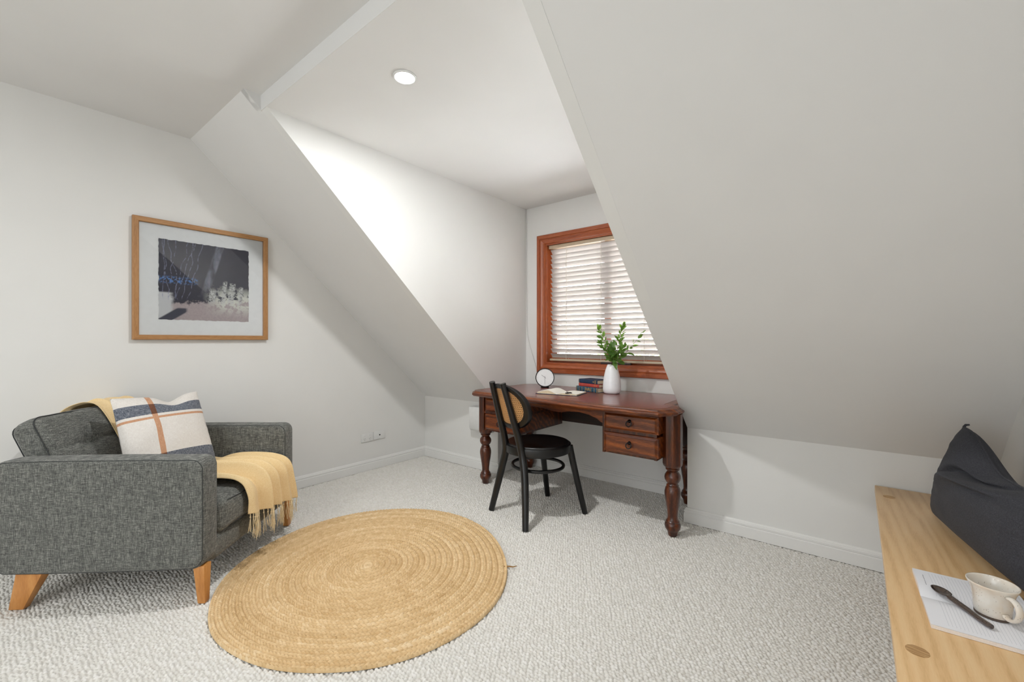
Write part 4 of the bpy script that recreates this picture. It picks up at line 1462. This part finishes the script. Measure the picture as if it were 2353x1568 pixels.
def throw_pt(a, b):
    """a: across the cloth (0 near, 1 far), b: along the path"""
    i = b * 149
    k = min(int(i), 148)
    p = cpath[k].lerp(cpath[k + 1], i - k)
    t = (cpath[k + 1] - cpath[k]).normalized()
    n = Vector((-t.z, 0, t.x))
    if n.z < 0 and b > 0.5: n = -n
    n = Vector((-t.z, 0, t.x))
    fb = smoothstep(0.50, 0.72, b)         # on the seat part
    # width changes from the back to the seat
    v0 = 0.40 * (1 - fb) + 0.215 * fb
    v1 = 0.628 * (1 - fb) + 0.690 * fb
    v0 -= 0.10 * (1 - smoothstep(0.0, 0.30, b)) * 1.0
    v = v0 + (v1 - v0) * a
    ph = a * 2 * PI * (2.3 + 1.9 * fb) + 1.3 * math.sin(b * 5 - 2.2) * (1 - 0.6 * a)
    ridge = abs(math.sin(ph / 2)) ** 0.9
    amp = (0.018 + 0.036 * fb + 0.004 * fb * a) * (0.75 + 0.5 * noise.noise(Vector((a * 4, b * 3, 7))))
    lift = amp * ridge + 0.006 * noise.noise(Vector((a * 6, b * 14, 2)))
    lift -= 0.004 * fb * smoothstep(0.55, 0.85, a) * (1 - smoothstep(0.86, 1.0, b) * 0.5)
    lift += 0.010 * fb * math.exp(-((a - 0.35) / 0.1) ** 2)
    v += 0.010 * math.sin(ph) - 0.022 * fb * ridge
    q = Vector((p.x, v, p.z)) + n * (lift * 1.0)
    # hem hangs lower towards the far side
    hang = smoothstep(0.90, 1.0, b)
    q.z -= hang * (0.0 + 0.095 * a)
    q.x += hang * 0.015 * a
    q.y += hang * 0.03 * (a - 0.3) * 0.5
    return q
mb = MB()
NA, NB = 90, 220
# thin cloth with both faces
top = {}
mb.grid(lambda a, b: throw_pt(a, b), NA, NB)
cl = mb.build('cloth', M['throw'], th_, smooth=True)
sm = cl.modifiers.new('thickness', 'SOLIDIFY')
sm.thickness = 0.0022
sm.offset = 1
rnd = random.Random(8)
NF = 34
for i in range(NF):
    a = (i + 0.5) / NF
    e = throw_pt(a, 1.0)
    ln = rnd.uniform(0.085, 0.135)
    mb = MB()
    for k in range(5):
        dx, dy = rnd.uniform(-0.006, 0.010), rnd.uniform(-0.016, 0.016)
        w1, w2 = rnd.uniform(-0.006, 0.006), rnd.uniform(-0.006, 0.006)
        pts = [e + Vector((0.001, (k - 2) * 0.0012, 0.004)), e + Vector((0.002, (k - 2) * 0.0008, -0.018)), e + Vector((dx * 0.5 + w1, dy * 0.5 + w2, -ln * 0.5)), e + Vector((dx, dy - w1, -ln * rnd.uniform(0.8, 1.05)))]
        mb.tube(catmull(pts, 9), 0.0009, 4)
    mb.tube([e + Vector((0.001, 0, -0.014)), e + Vector((0.0015, 0, -0.020))], 0.0032, 6)
    mb.build('fringe_tassel', M['thread'], th_)

# ------------------------------------------------------------------ bench on the right
bn = thing('maple_bench', (0.275, 1.90, 0), 0, 'pale maple bench with round pegged legs along the right wall', 'bench')
BZ = 0.43
MB().box((-0.207, -0.905, BZ - 0.032), (0.205, 0.907, BZ)).build('bench_top', M['bench'], bn, bevel=0.0025)
for (x, y) in ((0.115, 2.635), (0.109, 1.366), (0.435, 2.635), (0.435, 1.366)):
    lx, ly = x - 0.275, y - 1.90
    lg = MB()
    sg = 1 if y > 2 else -1
    lg.tube([(lx + (0.025 if lx < 0 else -0.02), ly - sg * 0.06, 0.0), (lx, ly, BZ - 0.030)], [0.015, 0.021], 20)
    g = lg.build('leg', M['bench'], bn, smooth='auto')
    pg = MB().lathe([(0.0005, BZ + 0.0006), (0.0215, BZ + 0.0006), (0.0218, BZ - 0.002)], 32, c=(lx, ly), cap=False)
    p = pg.build('peg_end', M['tenon'], g)
    p['label'] = 'darker round end grain of the leg'

# dark cushion leaning on the right wall
dc = thing('charcoal_cushion', (0, 0, 0), 0, 'large charcoal linen cushion slumped on the bench against the right wall', 'cushion')
def ear(u, v, side, fu, fv):
    """the far upper corner stands up as an ear; a fold runs from inside the far edge up to the top seam"""
    dz = -0.105 * smoothstep(0.06, 0.42, u) * smoothstep(0.45, 1.0, v)
    x0, y0, x1, y1 = 0.09, 0.40, 0.52, 0.93
    dx, dy = x1 - x0, y1 - y0
    L = math.hypot(dx, dy)
    dx, dy = dx / L, dy / L
    t = (u - x0) * dx + (v - y0) * dy
    d = (v - y0) * dx - (u - x0) * dy          # + above the fold, - below
    d -= 0.05 * math.sin(PI * max(0.0, min(1.0, t / L)))
    o = 0.0
    if side > 0:
        on = smoothstep(-0.03, 0.14, t)
        val = math.exp(-(d / 0.034) ** 2) * on
        lip = math.exp(-((d + 0.085) / 0.075) ** 2) * on * smoothstep(0.08, 0.45, u)
        above = smoothstep(0.0, 0.10, d) * on
        k = (fu * fv) ** 0.25
        o = (-0.055 * val * smoothstep(0.0, 0.3, u) + 0.044 * lip - 0.030 * above * smoothstep(0.05, 0.4, u)) * k
        o += 0.0035 * math.sin(34 * (v - 0.55 * u)) * smoothstep(0.0, 0.2, d) * fu * fv
    return Vector((0, 0, dz)), o
pm = pillow('x', (0.325, 2.420, 0.812), (0.462, 1.70, 0.795), (0.245, 2.470, 0.442), (0.392, 1.76, 0.442), 0.092, None, ear, n=110, pinch=0.03)
pm.build('cover', M['charcoal'], dc, smooth=True)
nn_ = 110
seam = [Vector(pm.v[j * nn_]) for j in range(40, nn_)] + [Vector(pm.v[(nn_ - 1) * nn_ + i]) for i in range(1, nn_)]
MB().tube(seam[::2], 0.0042, 8).build('piping', M['charcoal'], dc, smooth=True)
tp = Vector(pm.v[(nn_ - 1) * nn_])
MB().tube([tp, tp + Vector((0.006, -0.002, 0.010)), tp + Vector((0.016, -0.004, 0.012))], [0.0045, 0.0045, 0.003], 8).build('corner_tip', M['charcoal'], dc, smooth=True)
# ------------------------------------------------------------------ lined notebook, mug and spoon on the bench
def lined_mat():
    m, nt, b = mat_new('lined_paper')
    N = NT(nt)
    tc = N.n('ShaderNodeTexCoord')
    sp = N.n('ShaderNodeSeparateXYZ')
    N.l(tc.outputs['Object'], sp.inputs[0])
    x, y = sp.outputs[0], sp.outputs[1]
    fr = N.math('FRACT', N.math('DIVIDE', x, 0.0070))
    ln = N.math('LESS_THAN', fr, 0.075)
    ln = N.math('MULTIPLY', ln, N.math('GREATER_THAN', x, -0.088))
    ay = N.math('ABSOLUTE', y)
    ln = N.math('MULTIPLY', ln, N.math('MULTIPLY', N.math('GREATER_THAN', ay, 0.012), N.math('LESS_THAN', ay, 0.148)))
    N.l(N.mix(ln, s2l((240, 240, 244)), s2l((186, 188, 196))), b.inputs['Base Color'])
    b.inputs['Roughness'].default_value = 0.75
    return m
nb = thing('lined_notebook', (0.257, 1.664, BZ + 0.0008), math.radians(1.9), 'open white notebook with ruled pages under the mug and spoon', 'notebook')
def npage(s):
    mb = MB()
    n = 20
    prof2 = []
    for i in range(n + 1):
        t = i / n
        y = s * t * 0.164
        hmax = 0.0125 if s > 0 else 0.010
        z = 0.002 + hmax * (1 - (1 - min(1, t * 3.0)) ** 2) * (1 - 0.25 * t) * 1.0
        if s > 0: z += 0.003 * math.sin(PI * t)
        prof2.append((y, z))
    return prof2
for s in (1, -1):
    pf = npage(s)
    mb = MB()
    mb.prism(pf + [(s * 0.164, 0.0), (0, 0.0)], 0, -0.118, 0.098)
    pb_ = mb.build('page_block', plain('page_block_edges', (236, 228, 222), 0.85, vary=0.05, scale=400), nb)
    mb = MB()
    def fn(u, v, pf=pf):
        i = u * 20
        k = min(int(i), 19)
        y = pf[k][0] + (pf[k + 1][0] - pf[k][0]) * (i - k)
        z = pf[k][1] + (pf[k + 1][1] - pf[k][1]) * (i - k)
        return (-0.1185 + 0.217 * v, y, z + 0.0005)
    mb.grid(fn, 41, 6)
    mb.build('ruled_page', lined_mat(), nb, smooth=True)
ZP = BZ + 0.0008 + 0.0125
# tiny printed heading at the head of the far page
mb = MB()
rnd = random.Random(4)
yy = 0.052
while yy < 0.118:
    L = rnd.uniform(0.004, 0.009)
    pts = [(-0.100 + 0.0008 * math.sin(k * 1.9), yy + L * k / 6, 0.0168 - 0.0006 * (yy > 0.09)) for k in range(7)]
    mb.tube(pts, 0.0003, 4)
    yy += L + rnd.uniform(0.002, 0.004)
mb.build('printed_heading', plain('ink_grey', (120, 120, 128), 0.7), nb)

# speckled mug
def mug_mat():
    m, nt, b = mat_new('speckled_stoneware')
    N = NT(nt)
    v = N.coord()
    vo = N.n('ShaderNodeTexVoronoi')
    vo.inputs['Scale'].default_value = 240
    N.l(v, vo.inputs['Vector'])
    cellr = N.n('ShaderNodeSeparateColor')
    N.l(vo.outputs['Color'], cellr.inputs[0])
    sk = N.math('MULTIPLY', N.math('LESS_THAN', vo.outputs['Distance'], 0.17), N.math('GREATER_THAN', cellr.outputs[0], 0.72))
    big = N.noise(v, 22, 3)
    base_ = N.ramp(big, [(0.35, s2l((234, 230, 222))), (0.58, s2l((228, 217, 202))), (0.78, s2l((222, 200, 176)))])
    N.l(N.mix(sk, base_, s2l((96, 74, 56))), b.inputs['Base Color'])
    b.inputs['Roughness'].default_value = 0.22
    b.inputs['Coat Weight'].default_value = 0.5
    b.inputs['Coat Roughness'].default_value = 0.08
    N.bump(N.noise(v, 60, 2), 0.12, 0.001, b)
    return m
M['mug'] = mug_mat()
mg = thing('stoneware_mug', (0.272, 1.640, ZP + 0.0005), math.radians(0), 'speckled cream stoneware mug standing on the open notebook', 'mug')
mg.scale = (0.93, 0.93, 0.96)
MB().lathe([(0.001, 0.004), (0.034, 0.004), (0.0362, 0.0062), (0.0375, 0.016), (0.0385, 0.030), (0.0405, 0.050), (0.0445, 0.068), (0.0500, 0.080), (0.0520, 0.084), (0.0518, 0.0865), (0.0495, 0.0865), (0.0470, 0.083), (0.0415, 0.068), (0.0375, 0.050), (0.0350, 0.030), (0.032, 0.012), (0.001, 0.009)], 64, cap=False).build('mug_body', M['mug'], mg, smooth=True)
MB().lathe([(0.0362, 0.0), (0.0365, 0.0055), (0.030, 0.0055), (0.030, 0.0)], 48, cap=True).build('bare_clay_foot', plain('bare_clay', (92, 78, 68), 0.8), mg, smooth='auto')
ha = math.radians(-62)
hp = [(0.046, 0.070), (0.062, 0.071), (0.074, 0.062), (0.078, 0.046), (0.072, 0.028), (0.058, 0.017), (0.043, 0.016), (0.0385, 0.022)]
cpts = catmull([(math.cos(ha) * r, math.sin(ha) * r, z) for r, z in hp], 28)
MB().tube(cpts, [0.0062] * 28, 10, flat=(1.35, 0.75)).build('handle', M['mug'], mg, smooth=True)

# bronze-glazed spoon
p0, p1 = Vector((0.176, 1.690)), Vector((0.257, 1.553))
dv = p1 - p0
spn = thing('ceramic_spoon', (p0.x, p0.y, ZP + 0.0005), math.atan2(dv.y, dv.x), 'dark brown glazed spoon lying on the notebook beside the mug', 'spoon')
def bowl(u, v):
    t = 2 * PI * u
    k = v
    a, b_ = 0.027, 0.0175
    r = min(1, k / 0.5) if k < 0.5 else (1 - (k - 0.5) / 0.5)
    x = a * r * math.cos(t)
    y = b_ * r * math.sin(t)
    if k < 0.5:
        z = 0.011 * (r * r)
    else:
        z = 0.003 + 0.0095 * (r ** 2.4)
    return (x + 0.012, y, z + 0.0)
MB().grid(bowl, 32, 17, wrap_u=True).build('spoon_bowl', M['spoon'], spn, smooth=True)
MB().tube(catmull([(0.033, 0, 0.0085), (0.050, 0, 0.0085), (0.09, 0.001, 0.0070), (0.13, 0.0, 0.0055), (0.158, 0, 0.0066)], 20), [0.0045, 0.0058, 0.0066] + [0.0068] * 15 + [0.0066, 0.0058], 10).build('spoon_handle', M['spoon'], spn, smooth='auto')
